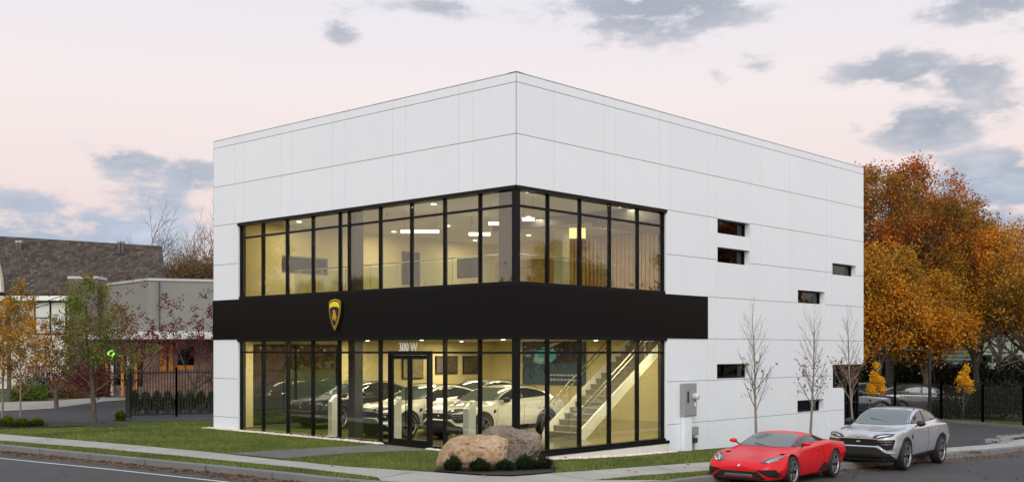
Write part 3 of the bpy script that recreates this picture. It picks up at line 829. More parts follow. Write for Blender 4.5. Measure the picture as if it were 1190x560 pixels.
# wood wall upstairs
mb = MB(); wbox(mb, 13.85, 13.99, .3, 9.6, 4.62, 7.6)
for k in range(46): wbox(mb, 13.80, 13.85, .35+k*.2, .49+k*.2, 4.62, 7.6)
fin(mb, 'wood_panelling', 'wood_wall')
mb = MB(); wbox(mb, 10.8, 10.95, 8.0, 11.0, 4.62, 6.55); fin(mb, 'partition', 'wood_wall')
mb = MB(); wbox(mb, 10.5, 10.9, 7.2, 7.6, 4.62, 7.6); fin(mb, 'pillar', 'white_wall')
# dark steel columns just inside the glass
for px, z0, z1, zoff in ((411.5, .24, 3.38, .45), (412, 4.62, 7.6, .45), (587.5, 4.62, 7.6, .5)):
    b = bLo(px, zoff); mb = MB(); wbox(mb, zoff-.1, zoff+.22, b-.16, b+.16, z0, z1); fin(mb, 'column', 'dark_metal')
# dark ceiling bulkhead seen through the upper right glazing
mb = MB(); wbox(mb, 7.5, 13.8, .35, 3.4, 7.15, 7.6); wbox(mb, 7.5, 7.7, 3.4, 8, 7.3, 7.6); fin(mb, 'bulkhead', 'dark_metal')
# staircase
sa, sb0, sb1 = 5.3, 2.0, 3.5; NST = 24; RI = (4.62-.236)/NST; RU = .275
mb = MB()
for k in range(NST):
    z = .236+RI*(k+1); a = sa+RU*k
    wbox(mb, a-.03, a+RU, sb0+.06, sb1-.06, z-.04, z)
    wbox(mb, a-.0, a+.02, sb0+.06, sb1-.06, z-RI, z-.04)
stc = fin(mb, 'staircase', 'stair_tread')
sl = RI/RU
for b0 in (sb0, sb1-.06):
    mb = MB(); mb.prism([(sa-.25, .236), (sa+.12, .236), (sa+RU*NST, 4.62-.12), (sa+RU*NST, 4.62+.20), (sa-.1, .236+.32), (sa-.25, .33)], b0, b0+.06, lambda u, v, d: W(u, d, v)); fin(mb, 'stringer', 'white_paint', stc)
for b0 in (sb0+.03, sb1-.03):
    mb = MB(); h = .95
    for hh, r_ in ((h, .024), (h-.18, .02)):
        mb.tube([W(sa-.45, b0, .236+hh), W(sa-.1, b0, .236+hh+.02), W(sa+RU*NST, b0, 4.62+hh)], r_, 6)
    for k in range(0, NST, 4): mb.tube([W(sa+RU*k, b0, .3+RI*k), W(sa+RU*k, b0, .236+RI*k+h)], .012, 5)
    fin(mb, 'handrail', 'steel_rail', stc)
# guard rail along the upper glazing
mb = MB()
mb.tube([W(.6, 10.5, 5.63), W(.6, .62, 5.63), W(5.2, .62, 5.63)], .02, 6)
for q in range(9): mb.tube([W(.6, .62+q*1.2, 4.62), W(.6, .62+q*1.2, 5.63)], .014, 5)
for q in range(4): mb.tube([W(.6+q*1.4, .62, 4.62), W(.6+q*1.4, .62, 5.63)], .014, 5)
gr_ = fin(mb, 'guard_rail', 'steel_rail')
mb = MB(); wbox(mb, .605, .612, .62, 10.5, 4.66, 5.55); wbox(mb, .62, 5.2, .62, .627, 4.66, 5.55); fin(mb, 'glass', 'rail_glass', gr_)

# --- lit lamps in the ceilings, each in its own fitting; stair fill added
def area(name, loc, sx, sy, power, col=(1, .87, .56)):
    l_ = bpy.data.lights.new(name, 'AREA'); l_.shape = 'RECTANGLE'; l_.size = sx; l_.size_y = sy; l_.energy = power; l_.color = col
    o = bpy.data.objects.new(name, l_); COL.objects.link(o); o.location = loc; o.rotation_euler = (0, 0, math.atan2(R[1], R[0])); return o
PW = 1.0
protoG = None
for a in (1.3, 5.5, 10.5):
    for b in (1.6, 5.6, 9.6, 12.6):
        if a > 6 and b < 5: continue
        if protoG is None:
            protoG = tag(MB().build('ceiling_light', 'lamp_white'), 'small square lit lamp in the showroom ceiling over the cars', 'ceiling light', 'ceiling lights of the ground floor')
            m_ = MB(); m_.box((-.05, -.05, -.02), (.05, .05, 0)); bm2 = m_.build('ceiling_light_mesh', 'lamp_white'); protoG.data = bm2.data; bpy.data.objects.remove(bm2)
            o = protoG
        else: o = protoG.copy(); COL.objects.link(o)
        o['label'] = 'small lit lamp in the showroom ceiling, %s row behind the glass, %s from the corner' % (ORD[(1.3, 5.5, 10.5).index(a)], ORD[(1.6, 5.6, 9.6, 12.6).index(b)])
        o.location = W(a, b, 3.375); o.rotation_euler = (0, 0, math.atan2(R[1], R[0]))
        area('showroom_lamp', W(a, b, 3.32), 1.2, .3, 88*PW)
area('stair_fill', W(8.2, 1.2, 3.3), 1.2, .3, 60*PW); area('stair_fill', W(4.9, 1.0, 3.3), 1.2, .3, 95*PW); area('stair_fill', W(12.4, 6.0, 3.3), 1.2, .3, 45*PW)  # added fill lights with no fitting, to brighten the stairs and their surroundings
protoU = None
for a in (2.5, 7.0, 11.5):
    for b in (1.8, 5.8, 9.8, 12.8):
        if protoU is None:
            m_ = MB(); m_.box((-.06, -.06, -.02), (.06, .06, 0)); protoU = o = tag(m_.build('ceiling_light', 'lamp_white'), 'small square lit lamp in the upstairs ceiling', 'ceiling light', 'ceiling lights of the upper floor')
        else: o = protoU.copy(); COL.objects.link(o)
        o['label'] = 'small lit lamp in the upstairs ceiling, %s row behind the glass, %s from the corner' % (ORD[(2.5, 7.0, 11.5).index(a)], ORD[(1.8, 5.8, 9.8, 12.8).index(b)])
        o.location = W(a, b, 7.61); o.rotation_euler = (0, 0, math.atan2(R[1], R[0]))
        area('upstairs_lamp', W(a, b, 7.56), 1.1, .3, 44*PW)
# linear pendants
for (x0, y0, x1, y1, Y, lab) in ((466, 271.5, 510, 266.5, 36.0, 'long linear pendant light upstairs, nearest the black screen'), (545, 270.5, 570, 273.5, 37.5, 'linear pendant light upstairs above the wood partition'),
                                 (568, 260, 582, 259.5, 34.5, 'short pendant light upstairs by the corner post'), (607, 256.5, 621, 253.5, 33.0, 'linear pendant light behind the upper right glazing')):
    p, q = Vector(at(x0, y0, Y)), Vector(at(x1, y1, Y)); q.z = p.z = (p.z+q.z)/2
    r_ = empty('pendant_light', tuple((p+q)/2), 0, lab, 'pendant light')
    mb = MB(); d = (q-p); mb.tube([(-d/2), (d/2)], .05, 8); mb.build('lamp', 'lamp_white', r_)
    for k in (-.4, .4): mb = MB(); mb.tube([d*k, d*k+Vector((0, 0, 7.6-p.z))], .006, 4); mb.build('cord', 'dark_metal', r_)
# ceiling spots upstairs on cords
k = 0; first = None
for px, py in ((450, 250), (470, 240), (500, 244), (526, 250), (549, 236), (583, 232)):
    Y = 35+((k*37) % 5); p = at(px, py, Y)
    if first is None:
        mb = MB(); mb.lathe([(.0, .12), (.06, .12), (.07, 0), (.0, 0)], 10); mb.tube([(0, 0, .12), (0, 0, 1.2)], .005, 4)
        first = o = tag(mb.build('spot_lamp', 'grey_metal'), 'small grey spot lamp hanging from the upstairs ceiling', 'spot lamp', 'spot lamps upstairs')
    else: o = first.copy(); COL.objects.link(o)
    o['label'] = 'small grey spot lamp hanging upstairs, %s from the left' % ORD[k]
    o.location = (p[0], p[1], min(p[2], 7.35)); o.scale = (1, 1, max(.1, (7.6-min(p[2], 7.35))/1.2)); k += 1
p = at(671, 271, 36.5)
o = empty('lit_box', (p[0], p[1], p[2]), 0, 'pale yellow lit box hanging behind the upper right glazing', 'light box')
mb = MB(); mb.box((-.27, -.05, -.17), (.27, .05, .17)); mb.build('lamp_box', 'lit_panel', o); mb = MB(); mb.tube([(-.2, 0, .17), (-.2, 0, 7.6-p[2])], .01, 4); mb.build('rod', 'dark_metal', o); mb = MB(); mb.tube([(.2, 0, .17), (.2, 0, 7.6-p[2])], .01, 4); mb.build('rod', 'dark_metal', o)
# screens and pictures
def wallpic(name, px0, px1, y0, y1, plane, off, mat, label, cat, frame='black_metal', t_=.05, group=None):
    """plane 'a': on a wall a = off seen through the left glass; plane 'b': on a wall b = off"""
    u = [(p-CX)/F for p in (px0, px1)]
    if plane == 'a':
        x0, y_, _ = W(off, 0, 0); s_ = sorted((k*y_-x0)/(L[0]-k*L[1]) for k in u); fn = lambda b, z, d: W(off-d, b, z); Y = y_+L[1]*(s_[0]+s_[1])/2
    else:
        x0, y_, _ = W(0, off, 0); s_ = sorted((k*y_-x0)/(R[0]-k*R[1]) for k in u); fn = lambda a, z, d: W(a, off-d, z); Y = y_+R[1]*(s_[0]+s_[1])/2
    z1, z0 = CAMZ+(HY-y0)*Y/F, CAMZ+(HY-y1)*Y/F
    c = fn((s_[0]+s_[1])/2, z0, 0)
    r_ = empty(name, c, 0, label, cat, group)
    mb = MB(); slab(mb, fn, s_[0], s_[1], z0, z1, .005, .05); fin(mb, 'frame', frame, r_)
    mb = MB(); f_ = .04; slab(mb, fn, s_[0]+f_, s_[1]-f_, z0+f_, z1-f_, .051, .056); fin(mb, 'picture' if 'picture' in cat or 'poster' in cat else 'screen', mat, r_)
    return r_, fn, s_, z0, z1
bl = BB-.3
wallpic('framed_picture', 505.5, 531, 413.5, 434, 'b', bl, 'picture_dark', 'framed dark picture, the one nearer the door of the two right of it', 'picture')
wallpic('framed_picture', 537.5, 555, 413.5, 434, 'b', bl, 'picture_dark', 'narrow framed picture on the showroom wall above the white car', 'picture')
wallpic('framed_picture', 467, 491, 416, 440, 'b', bl, simple('picture_grey', (.30, .27, .18), .5, var=.3, scale=5), 'framed grey picture seen through the entrance door', 'picture')
wallpic('wall_screen', 467, 487, 293, 331, 'b', bl, 'screen_black', 'tall dark screen on the upstairs wall', 'screen')
wallpic('wall_screen', 532, 557, 300, 323, 'a', 10.79, 'screen_black', 'wide black screen on the wood partition upstairs', 'screen')
# blue poster with a turquoise car
pr_, fn, s_, z0, z1 = wallpic('wall_poster', 608, 681, 393.5, 447, 'a', 13.99, 'poster_blue', 'large navy poster with a turquoise sports car behind the stairs', 'poster', frame='poster_blue')
u0, u1 = s_; PWd = u1-u0; PH = z1-z0
def pp(name, poly, mat, d=.057):
    mb = MB(); mb.prism([(u1-x*PWd, z0+y*PH) for x, y in poly], d, d+.003, lambda u, v, dd: fn(u, v, dd)); return fin(mb, name, mat, pr_)
pp('car_image', [(.18, .50), (.20, .66), (.26, .74), (.34, .78), (.50, .92), (.70, .95), (.88, .84), (.97, .72), (.96, .55), (.8, .5), (.6, .47), (.3, .44)], 'poster_dark')
pp('car_image', [(.18, .50), (.20, .66), (.28, .76), (.42, .78), (.56, .74), (.55, .58), (.48, .50), (.3, .44)], 'poster_cyan', .061)
pp('car_image', [(.30, .79), (.50, .91), (.64, .93), (.52, .85), (.42, .79)], 'poster_white', .061)
pp('car_image', [(.20, .60), (.40, .56), (.38, .52), (.30, .50), (.22, .52)], 'poster_white', .065)
for yy in (.20, .10):
    for k in range(10): pp('text_line', [(.40+k*.055, yy), (.44+k*.055, yy), (.44+k*.055, yy+.035), (.40+k*.055, yy+.035)], 'poster_white', .061)
# kiosks
def kiosk(px, a, label):
    b = bLo(px, a); r_ = empty('display_kiosk', W(a, b, .236), math.atan2(-R[1], -R[0])-.25, label, 'kiosk')
    mb = MB(); mb.box((-.12, -.15, 0), (.12, .15, 1.12)); mb.prism([(-.12, 1.12), (.12, 1.12), (-.12, 1.36)], -.15, .15, lambda u, v, d: (u, d, v)); mb.build('body', 'white_paint', r_, bevel=.006)
    mb = MB(); mb.box((-.14, -.2, 0), (.2, .2, .03)); mb.build('foot', 'white_paint', r_)
    mb = MB(); M_ = Matrix.Translation((0, 0, 1.25)) @ Matrix.Rotation(math.radians(45), 4, 'Y'); mb.box((-.08, -.09, .004), (.08, .09, .014), M_); mb.build('screen', 'screen_black', r_)
kiosk(387.5, .75, 'white kiosk with tilted screen left of the dark column, before the black car')
kiosk(460, .9, 'white kiosk right behind the entrance door')
kiosk(545.5, .6, 'white kiosk beside the front white car, nearest the corner')

# ================================================================== CARS
def loft(st):
    """st rows: x, zb, wb, wm, zm, wsh, zsh, wc, zc, wr, zr, zt ; returns closed mesh data"""
    V = []; Fs = []; rings = []
    for r in st:
        x, zb, wb, wm, zm, wsh, zsh, wc, zc, wr, zr, zt = r
        half = [(0, zb), (wb*.55, zb), (wb, zb), (wb+(wm-wb)*.6, zb+(zm-zb)*.32), (wm, zm), (wm+(wsh-wm)*.35, zm+(zsh-zm)*.62), (wsh, zsh), (wc, zc), (wc+(wr-wc)*.55, zc+(zr-zc)*.55), (wr, zr), (wr*.55, zr+(zt-zr)*.72), (0, zt)]
        ring = half+[(-y, z) for y, z in half[-2:0:-1]]
        rings.append([(x, y, z) for y, z in ring])
    n = len(rings[0])
    for r in rings: V += r
    for i in range(len(rings)-1):
        for j in range(n): Fs.append((i*n+j, (i+1)*n+j, (i+1)*n+(j+1) % n, i*n+(j+1) % n))
    h = n//2
    # end caps as strips between mirrored points
    for base, flip in ((0, 0), ((len(rings)-1)*n, 1)):
        for j in range(h):
            a, b, c, d = base+j, base+j+1, base+(n-j-1) % n, base+(n-j) % n
            f = [a, b, c, d]; f = [f[i] for i in range(4) if f[i] not in f[:i]]
            if len(f) >= 3: Fs.append(tuple(f) if not flip else tuple(reversed(f)))
    return V, Fs

class Car:
    def __init__(s, name, label, cat, st, paint, axles, arch_r, arch_z, well_w, wheel, group=None):
        s.root = empty(name, (0, 0, 0), 0, label, cat, group)
        V, Fs = loft(st)
        o = link_mesh('body', V, Fs, [paint, 'car_void'], s.root)
        n = 22; ca = o.data.attributes.new('crease_edge', 'FLOAT', 'EDGE'); nv = len(V)
        for e in o.data.edges:
            a, b = e.vertices
            if a % n == b % n and a % n in (4, 6, 16, 18): ca.data[e.index].value = .55
            if a % n == b % n and a % n in (7, 9, 13, 15): ca.data[e.index].value = .3
            if abs(a-b) < n and (a//n == b//n) and a//n in (0,): ca.data[e.index].value = .3
        bm = bmesh.new(); bm.from_mesh(o.data); bmesh.ops.recalc_face_normals(bm, faces=bm.faces[:]); bm.to_mesh(o.data); bm.free()
        md = o.modifiers.new('s', 'SUBSURF'); md.levels = 2; md.render_levels = 2
        cm = MB(); cm.cur = 1
        for ax in axles:
            for sgn in (-1, 1):
                M_ = Matrix.Translation((ax, sgn*(well_w+1.3)/2, arch_z)) @ Matrix.Rotation(math.pi/2, 4, 'X')
                r = arch_r if not isinstance(arch_r, (list, tuple)) else arch_r[axles.index(ax)]
                w2 = (1.3-well_w)/2
                cm.lathe([(0, -w2), (r, -w2), (r, w2), (0, w2)], 40, M_, False)
        # close the caps
        cut_ = cm.build('arch_cutter', [paint, 'car_void'])
        bm = bmesh.new(); bm.from_mesh(cut_.data); bmesh.ops.remove_doubles(bm, verts=bm.verts[:], dist=1e-5); bmesh.ops.dissolve_degenerate(bm, dist=1e-6, edges=bm.edges[:]); bmesh.ops.recalc_face_normals(bm, faces=bm.faces[:]); bm.to_mesh(cut_.data); bm.free()
        b_ = o.modifiers.new('b', 'BOOLEAN'); b_.operation = 'DIFFERENCE'; b_.object = cut_; b_.solver = 'EXACT'
        dg = bpy.context.evaluated_depsgraph_get()
        me = bpy.data.meshes.new_from_object(o.evaluated_get(dg)); o.modifiers.clear(); o.data = me
        bpy.data.objects.remove(cut_)
        # anything sitting in the wells is the wells' own dark lining
        bm = bmesh.new(); bm.from_mesh(me)
        for f in bm.faces:
            c = f.calc_center_median(); f.smooth = True
            ins = False
            for i, ax in enumerate(axles):
                r = arch_r if not isinstance(arch_r, (list, tuple)) else arch_r[i]
                if math.hypot(c.x-ax, c.z-arch_z) < r+.004 and well_w-.01 < abs(c.y) and (abs(math.hypot(c.x-ax, c.z-arch_z)-r) < .012 and abs(f.normal.y) < .3 or abs(abs(c.y)-well_w) < .01): ins = True
            f.material_index = 1 if ins else 0
            if ins: f.smooth = False
        bm.to_mesh(me); s.bvh = BVHTree.FromBMesh(bm); bm.free()
        s.body = o; me.materials.clear(); me.materials.append(MATS[paint]); me.materials.append(MATS['car_void'])
    def patch(s, name, poly, view, mat, off=.006, step=.05, sides=(1,), parent=None, label=None):
        """lay a panel over the body: poly in the plane seen from 'front' (y,z), 'side' (x,z), 'back' (y,z) or 'top' (x,y)"""
        out = None
        for sg in sides:
            P = cut(poly, step); n = len(P)
            xs = [p[0] for p in P]; ys = [p[1] for p in P]; pts = list(P)
            x = min(xs)+step*.5
            while x < max(xs):
                y = min(ys)+step*.5
                while y < max(ys):
                    if inside(poly, x, y): pts.append((x, y))
                    y += step
                x += step
            V, _, Fc, _, _, _ = delaunay_2d_cdt([Vector(p) for p in pts], [(i, (i+1) % n) for i in range(n)], [], 1, 1e-5)
            vs = []; bad = set()
            for i, v in enumerate(V):
                if view == 'front': o_, d_ = Vector((-3, v.x*sg, v.y)), Vector((1, 0, 0))
                elif view == 'back': o_, d_ = Vector((9, v.x*sg, v.y)), Vector((-1, 0, 0))
                elif view == 'side': o_, d_ = Vector((v.x, 3*sg, v.y)), Vector((0, -sg, 0))
                else: o_, d_ = Vector((v.x, v.y*sg, 4)), Vector((0, 0, -1))
                loc, nor, idx, dist = s.bvh.ray_cast(o_, d_)
                if loc is None: bad.add(i); vs.append(Vector((0, 0, 0))); continue
                if nor.dot(d_) > 0: nor = -nor
                vs.append(loc+nor*off)
            fs = []
            for f in Fc:
                if any(i in bad for i in f): continue
                cx = sum(V[i].x for i in f)/3; cy = sum(V[i].y for i in f)/3
                if inside(poly, cx, cy): fs.append(tuple(f))
            o = link_mesh(name, vs, fs, mat, parent or s.root, smooth=True)
            bm = bmesh.new(); bm.from_mesh(o.data)
            bmesh.ops.delete(bm, geom=[v for v in bm.verts if not v.link_faces], context='VERTS')
            # thickness: push an inner copy into the body
            bmesh.ops.recalc_face_normals(bm, faces=bm.faces[:])
            d_ = {'front': Vector((-1, 0, 0)), 'back': Vector((1, 0, 0)), 'side': Vector((0, sg, 0)), 'top': Vector((0, 0, 1))}[view]
            if bm.faces and sum((f.normal.dot(d_)*f.calc_area() for f in bm.faces)) < 0: bmesh.ops.reverse_faces(bm, faces=bm.faces[:])
            bm.normal_update()
            g_ = bmesh.ops.extrude_face_region(bm, geom=bm.faces[:])
            nv = [v for v in g_['geom'] if isinstance(v, bmesh.types.BMVert)]
            nvs = set(nv)
            old = [v for v in bm.verts if v not in nvs]
            for v in old: v.co -= d_*.012+Vector((0, 0, 0))
            bm.to_mesh(o.data); bm.free()
            if label: o['label'] = label
            out = out or o
        return out
def bez2(*a): return list(a)

def make_wheel(root, x, y, z, R_, w, rr, side, spoke='y5', rim='rim_dark', lip='rim_silver', cal='caliper_red'):
    """rim with spokes, and tyre, brake disc and caliper under it"""
    mb = MB(); Mx = Matrix.Rotation(-math.pi/2*side, 4, 'X')   # local z points outwards
    # barrel
    mb.cur = 0
    mb.lathe([(rr*.96, -w*.45), (rr*.90, -w*.3), (rr*.86, .0), (rr*.90, w*.36)], 40, Mx)
    mb.cur = 1
    mb.lathe([(rr*.90, w*.36), (rr*.95, w*.46), (rr*1.0, w*.46), (rr*1.0, w*.40)], 40, Mx)
    mb.cur = 0
    mb.lathe([(0, w*.38), (.055, w*.38), (.07, w*.33), (.07, w*.1)], 16, Mx)
    for k in range(5):
        a0 = 2*math.pi*k/5+.3
        for da in (-.24, .24):
            A = Matrix.Rotation(a0, 4, 'Z'); 
            p0 = Vector((.05, 0, w*.33)); p1 = Vector((rr*.52, math.copysign(.018, da), w*.36)); p2 = Vector((rr*.93*math.cos(da), rr*.93*math.sin(da), w*.40))
            wd_ = .012
            mb.cur = 1 if lip != rim else 0
            for q0, q1 in ((p0, p1), (p1, p2)):
                d = (q1-q0).normalized(); n = Vector((-d.y, d.x, 0)).normalized()*wd_
                vs = [Mx @ (A @ v) for v in (q0-n, q0+n, q1+n, q1-n, q0-n-Vector((0, 0, .035)), q0+n-Vector((0, 0, .035)), q1+n-Vector((0, 0, .035)), q1-n-Vector((0, 0, .035)))]
                mb.add(vs, [(0, 3, 2, 1), (4, 5, 6, 7), (0, 1, 5, 4), (1, 2, 6, 5), (2, 3, 7, 6), (3, 0, 4, 7)])
    wh = mb.build('wheel', [rim, lip], root, (x, y, z))
    mb = MB(); mb.lathe([(rr*.97, -w*.46), (rr+.02, -w*.5), (R_*.93, -w*.5), (R_*.985, -w*.42), (R_, -w*.3), (R_, w*.3), (R_*.985, w*.42), (R_*.93, w*.5), (rr+.015, w*.5), (rr*.99, w*.44)], 44, Mx); mb.build('tyre', 'tyre', wh)
    mb = MB(); mb.lathe([(.06, .0), (rr*.72, .0), (rr*.72, -.03), (.06, -.03)], 30, Mx); mb.build('brake_disc', 'brake_steel', wh)
    mb = MB(); mb.lathe([(0, -w*.2), (rr*.95, -w*.2)], 30, Mx); mb.build('backplate', 'car_void', wh)
    mb = MB(); A = Mx
    pts = [(rr*.78*math.cos(t), rr*.78*math.sin(t)) for t in [2.6+i*.12 for i in range(8)]]+[(rr*.50*math.cos(t), rr*.50*math.sin(t)) for t in [2.6+i*.12 for i in range(8)]][::-1]
    mb.prism(pts, .005, .045, lambda u, v, d: A @ Vector((u, v, d))); mb.build('brake_caliper', cal, wh)
    return wh

def mirror_pod(root, x, y, z, side, mat, sx=.11, sy=.12, sz=.075, arm=.1):
    bm = bmesh.new(); bmesh.ops.create_icosphere(bm, subdivisions=3, radius=1)
    for v in bm.verts:
        v.co.x = v.co.x*sx*(1.0 if v.co.x < 0 else .35); v.co.y *= sy; v.co.z = v.co.z*sz*(1-.25*v.co.y/sy*side)
        v.co += Vector((0, 0, 0))
    me = bpy.data.meshes.new('mirror'); bm.to_mesh(me); bm.free(); me.materials.append(MATS[mat])
    me.polygons.foreach_set('use_smooth', [True]*len(me.polygons))
    o = bpy.data.objects.new('mirror', me); COL.objects.link(o); o.parent = root; o.location = (x, y, z)
    mb = MB(); mb.tube([(0, -side*.04, -.02), (.02, -side*(arm+.08), -.08)], [.022, .018], 6); mb.build('mirror_arm', 'car_trim', o)
    return o
def rods(root, name, mat, pts, r, n=6, parent=None):
    mb = MB(); mb.tube(pts, r, n); return mb.build(name, mat, parent or root)

# ---------------- low wedge-shaped sports coupe
HU = [ # x, zb, wb, wm, zm, wsh, zsh, wc, zc, wr, zr, zt
 (0.00,.20,.52,.60,.29,.58,.40,.42,.435,.28,.45,.455),
 (0.06,.14,.62,.70,.28,.66,.455,.50,.49,.33,.505,.51),
 (0.20,.12,.74,.85,.31,.78,.53,.58,.555,.38,.57,.575),
 (0.42,.12,.80,.94,.38,.86,.615,.64,.61,.42,.62,.625),
 (0.70,.12,.82,.955,.44,.88,.70,.68,.665,.45,.675,.68),
 (0.96,.12,.82,.962,.47,.885,.735,.70,.705,.46,.715,.725),
 (1.22,.12,.82,.950,.47,.885,.745,.73,.745,.52,.765,.78),
 (1.42,.12,.82,.925,.46,.865,.765,.76,.80,.60,.845,.865),
 (1.75,.12,.82,.91,.46,.86,.79,.765,.83,.63,.955,.99),
 (2.10,.12,.82,.91,.46,.865,.81,.76,.85,.61,1.06,1.10),
 (2.40,.12,.82,.91,.47,.875,.83,.75,.87,.59,1.115,1.158),
 (2.75,.12,.82,.92,.50,.885,.855,.74,.885,.58,1.115,1.165),
 (3.10,.12,.82,.945,.55,.905,.885,.72,.895,.56,1.06,1.11),
 (3.45,.12,.82,.962,.58,.91,.895,.70,.90,.53,.99,1.035),
 (3.80,.13,.82,.962,.60,.90,.885,.66,.895,.48,.935,.96),
 (4.15,.18,.80,.95,.60,.88,.865,.64,.875,.46,.89,.905),
 (4.40,.26,.76,.92,.60,.85,.845,.62,.855,.44,.865,.875),
 (4.50,.34,.72,.88,.60,.82,.82,.60,.83,.42,.84,.845),
]
h = Car('sports_car', 'low bright red sports coupe parked at the kerb in front of the silver one', 'car', HU, 'car_red', (.95, 3.57), (.375, .385), .335, .62, 'y')
hr = h.root
# glass
h.patch('windscreen', [(-.64, .835), (-.69, .86), (-.545, 1.085), (-.33, 1.11), (.33, 1.11), (.545, 1.085), (.69, .86), (.64, .835), (.3, .823), (-.3, .823)], 'front', 'car_cabin_glass', .004)
h.patch('side_window', [(1.44, .835), (1.95, 1.005), (2.36, 1.075), (2.62, 1.085), (2.80, 1.03), (2.92, .93), (2.75, .90), (2.2, .875), (1.75, .85)], 'side', 'car_glass', .004, sides=(-1, 1))
h.patch('engine_intake', [(2.88, .925), (2.80, 1.055), (2.98, 1.055), (3.55, .945), (3.50, .925), (3.2, .915)], 'side', 'car_void', .003, sides=(-1, 1))
h.patch('engine_cover', [(3.15, -.38), (3.15, .38), (4.2, .42), (4.2, -.42)], 'top', 'car_trim', .004)
# nose: headlights, big corner intakes, centre grille, splitter
h.patch('headlight', [(.46, .545), (.52, .60), (.80, .685), (.845, .67), (.835, .62), (.76, .565), (.62, .53), (.52, .525)], 'front', 'lens', .006, .02, sides=(-1, 1))
h.patch('headlight_strip', [(.56, .545), (.66, .62), (.82, .675), (.83, .66), (.70, .60), (.63, .545)], 'front', 'chrome', .010, .015, sides=(-1, 1))
h.patch('headlight_strip', [(.62, .535), (.71, .585), (.80, .615), (.81, .60), (.70, .56), (.66, .532)], 'front', 'chrome', .010, .015, sides=(-1, 1))
h.patch('corner_intake', [(.42, .375), (.52, .385), (.82, .40), (.91, .27), (.91, .235), (.82, .215), (.70, .235), (.56, .31)], 'front', 'car_void', .004, .03, sides=(-1, 1))
h.patch('centre_grille', [(-.64, .195), (-.46, .345), (.46, .345), (.64, .195), (.60, .165), (-.60, .165)], 'front', 'car_void', .004, .03)
h.patch('grille_bar', [(-.36, .215), (-.33, .285), (.33, .285), (.36, .215)], 'front', simple('number_plate_dark', (.07, .07, .075), .4), .012, .03)
h.patch('front_splitter', [(-.78, .135), (-.90, .20), (-.62, .18), (.62, .18), (.90, .20), (.78, .135)], 'front', 'car_trim', .02, .04)
h.patch('badge', [(-.025, .455), (-.028, .49), (.028, .49), (.025, .455), (0, .43)], 'front', 'chrome', .006, .02)
# hood creases, door cut lines, side sill scoop
h.patch('door_seam', [(1.47, .20), (1.482, .20), (1.44, .55), (1.50, .80), (1.488, .80), (1.428, .55)], 'side', 'car_void', .002, .05, sides=(-1, 1))
h.patch('door_seam', [(2.72, .28), (2.732, .28), (2.90, .55), (2.80, .88), (2.788, .88), (2.886, .55)], 'side', 'car_void', .002, .05, sides=(-1, 1))
h.patch('side_scoop', [(2.62, .22), (2.92, .42), (3.12, .38), (3.14, .30), (3.06, .20)], 'side', 'car_void', .004, .04, sides=(-1, 1))
h.patch('sill_trim', [(1.36, .125), (1.36, .165), (3.16, .165), (3.16, .125)], 'side', 'car_trim', .014, .08, sides=(-1, 1))
h.patch('door_handle', [(2.45, .70), (2.45, .715), (2.66, .735), (2.66, .72)], 'side', 'car_void', .004, .03, sides=(-1, 1))
h.patch('tail_light', [(.45, .70), (.45, .74), (.80, .74), (.82, .70)], 'back', 'lens_red', .006, .05, sides=(-1, 1))
h.patch('rear_grille', [(-.5, .4), (-.5, .64), (.5, .64), (.5, .4)], 'back', 'car_void', .006, .05)
for sg in (-1, 1):
    mirror_pod(hr, 1.72, sg*.945, .915, sg, 'car_red', .10, .10, .052, .07)
    make_wheel(hr, .95, sg*.84, .328, .328, .235, .245, sg)
    make_wheel(hr, 3.57, sg*.825, .345, .345, .27, .255, sg)
rods(hr, 'wiper', 'car_trim', [(1.30, -.35, .80), (1.45, .25, .895)], .008)

# ---------------- coupe-like sport utility
UR = [
 (0.00,.42,.55,.66,.60,.66,.86,.48,.94,.32,.965,.97),
 (0.07,.30,.66,.80,.58,.78,.90,.58,.985,.36,1.005,1.01),
 (0.22,.25,.78,.92,.60,.88,.95,.66,1.02,.40,1.04,1.045),
 (0.45,.24,.84,.975,.66,.925,1.00,.70,1.045,.42,1.06,1.07),
 (0.80,.24,.86,.995,.72,.94,1.045,.72,1.07,.44,1.085,1.095),
 (1.15,.24,.86,.985,.72,.935,1.065,.74,1.095,.48,1.11,1.12),
 (1.45,.24,.86,.965,.70,.925,1.075,.81,1.125,.62,1.165,1.18),
 (1.75,.24,.86,.955,.70,.92,1.085,.835,1.15,.70,1.29,1.33),
 (2.10,.24,.86,.955,.70,.92,1.095,.84,1.165,.705,1.455,1.505),
 (2.45,.24,.86,.955,.70,.92,1.105,.84,1.18,.695,1.56,1.615),
 (2.80,.24,.86,.955,.70,.925,1.12,.84,1.19,.685,1.60,1.65),
 (3.20,.24,.86,.965,.72,.93,1.135,.83,1.20,.67,1.595,1.65),
 (3.65,.24,.86,.985,.78,.945,1.15,.815,1.215,.645,1.56,1.615),
 (4.05,.25,.86,.995,.82,.95,1.16,.795,1.22,.62,1.49,1.545),
 (4.45,.28,.84,.985,.82,.935,1.155,.77,1.21,.59,1.37,1.42),
 (4.75,.34,.80,.96,.80,.91,1.13,.74,1.175,.56,1.25,1.285),
 (4.95,.42,.74,.92,.76,.87,1.06,.70,1.09,.52,1.12,1.135),
 (5.05,.52,.66,.86,.74,.82,.96,.62,.98,.44,.99,1.0),
]
u = Car('sport_utility_car', 'silver sport utility with black front grille parked behind the red coupe', 'car', UR, 'car_silver', (.98, 3.98), .435, .40, .66, 'y')
ur = u.root
u.patch('windscreen', [(-.72, 1.19), (-.77, 1.21), (-.655, 1.535), (-.45, 1.575), (.45, 1.575), (.655, 1.535), (.77, 1.21), (.72, 1.19), (.4, 1.168), (-.4, 1.168)], 'front', 'car_cabin_glass', .004)
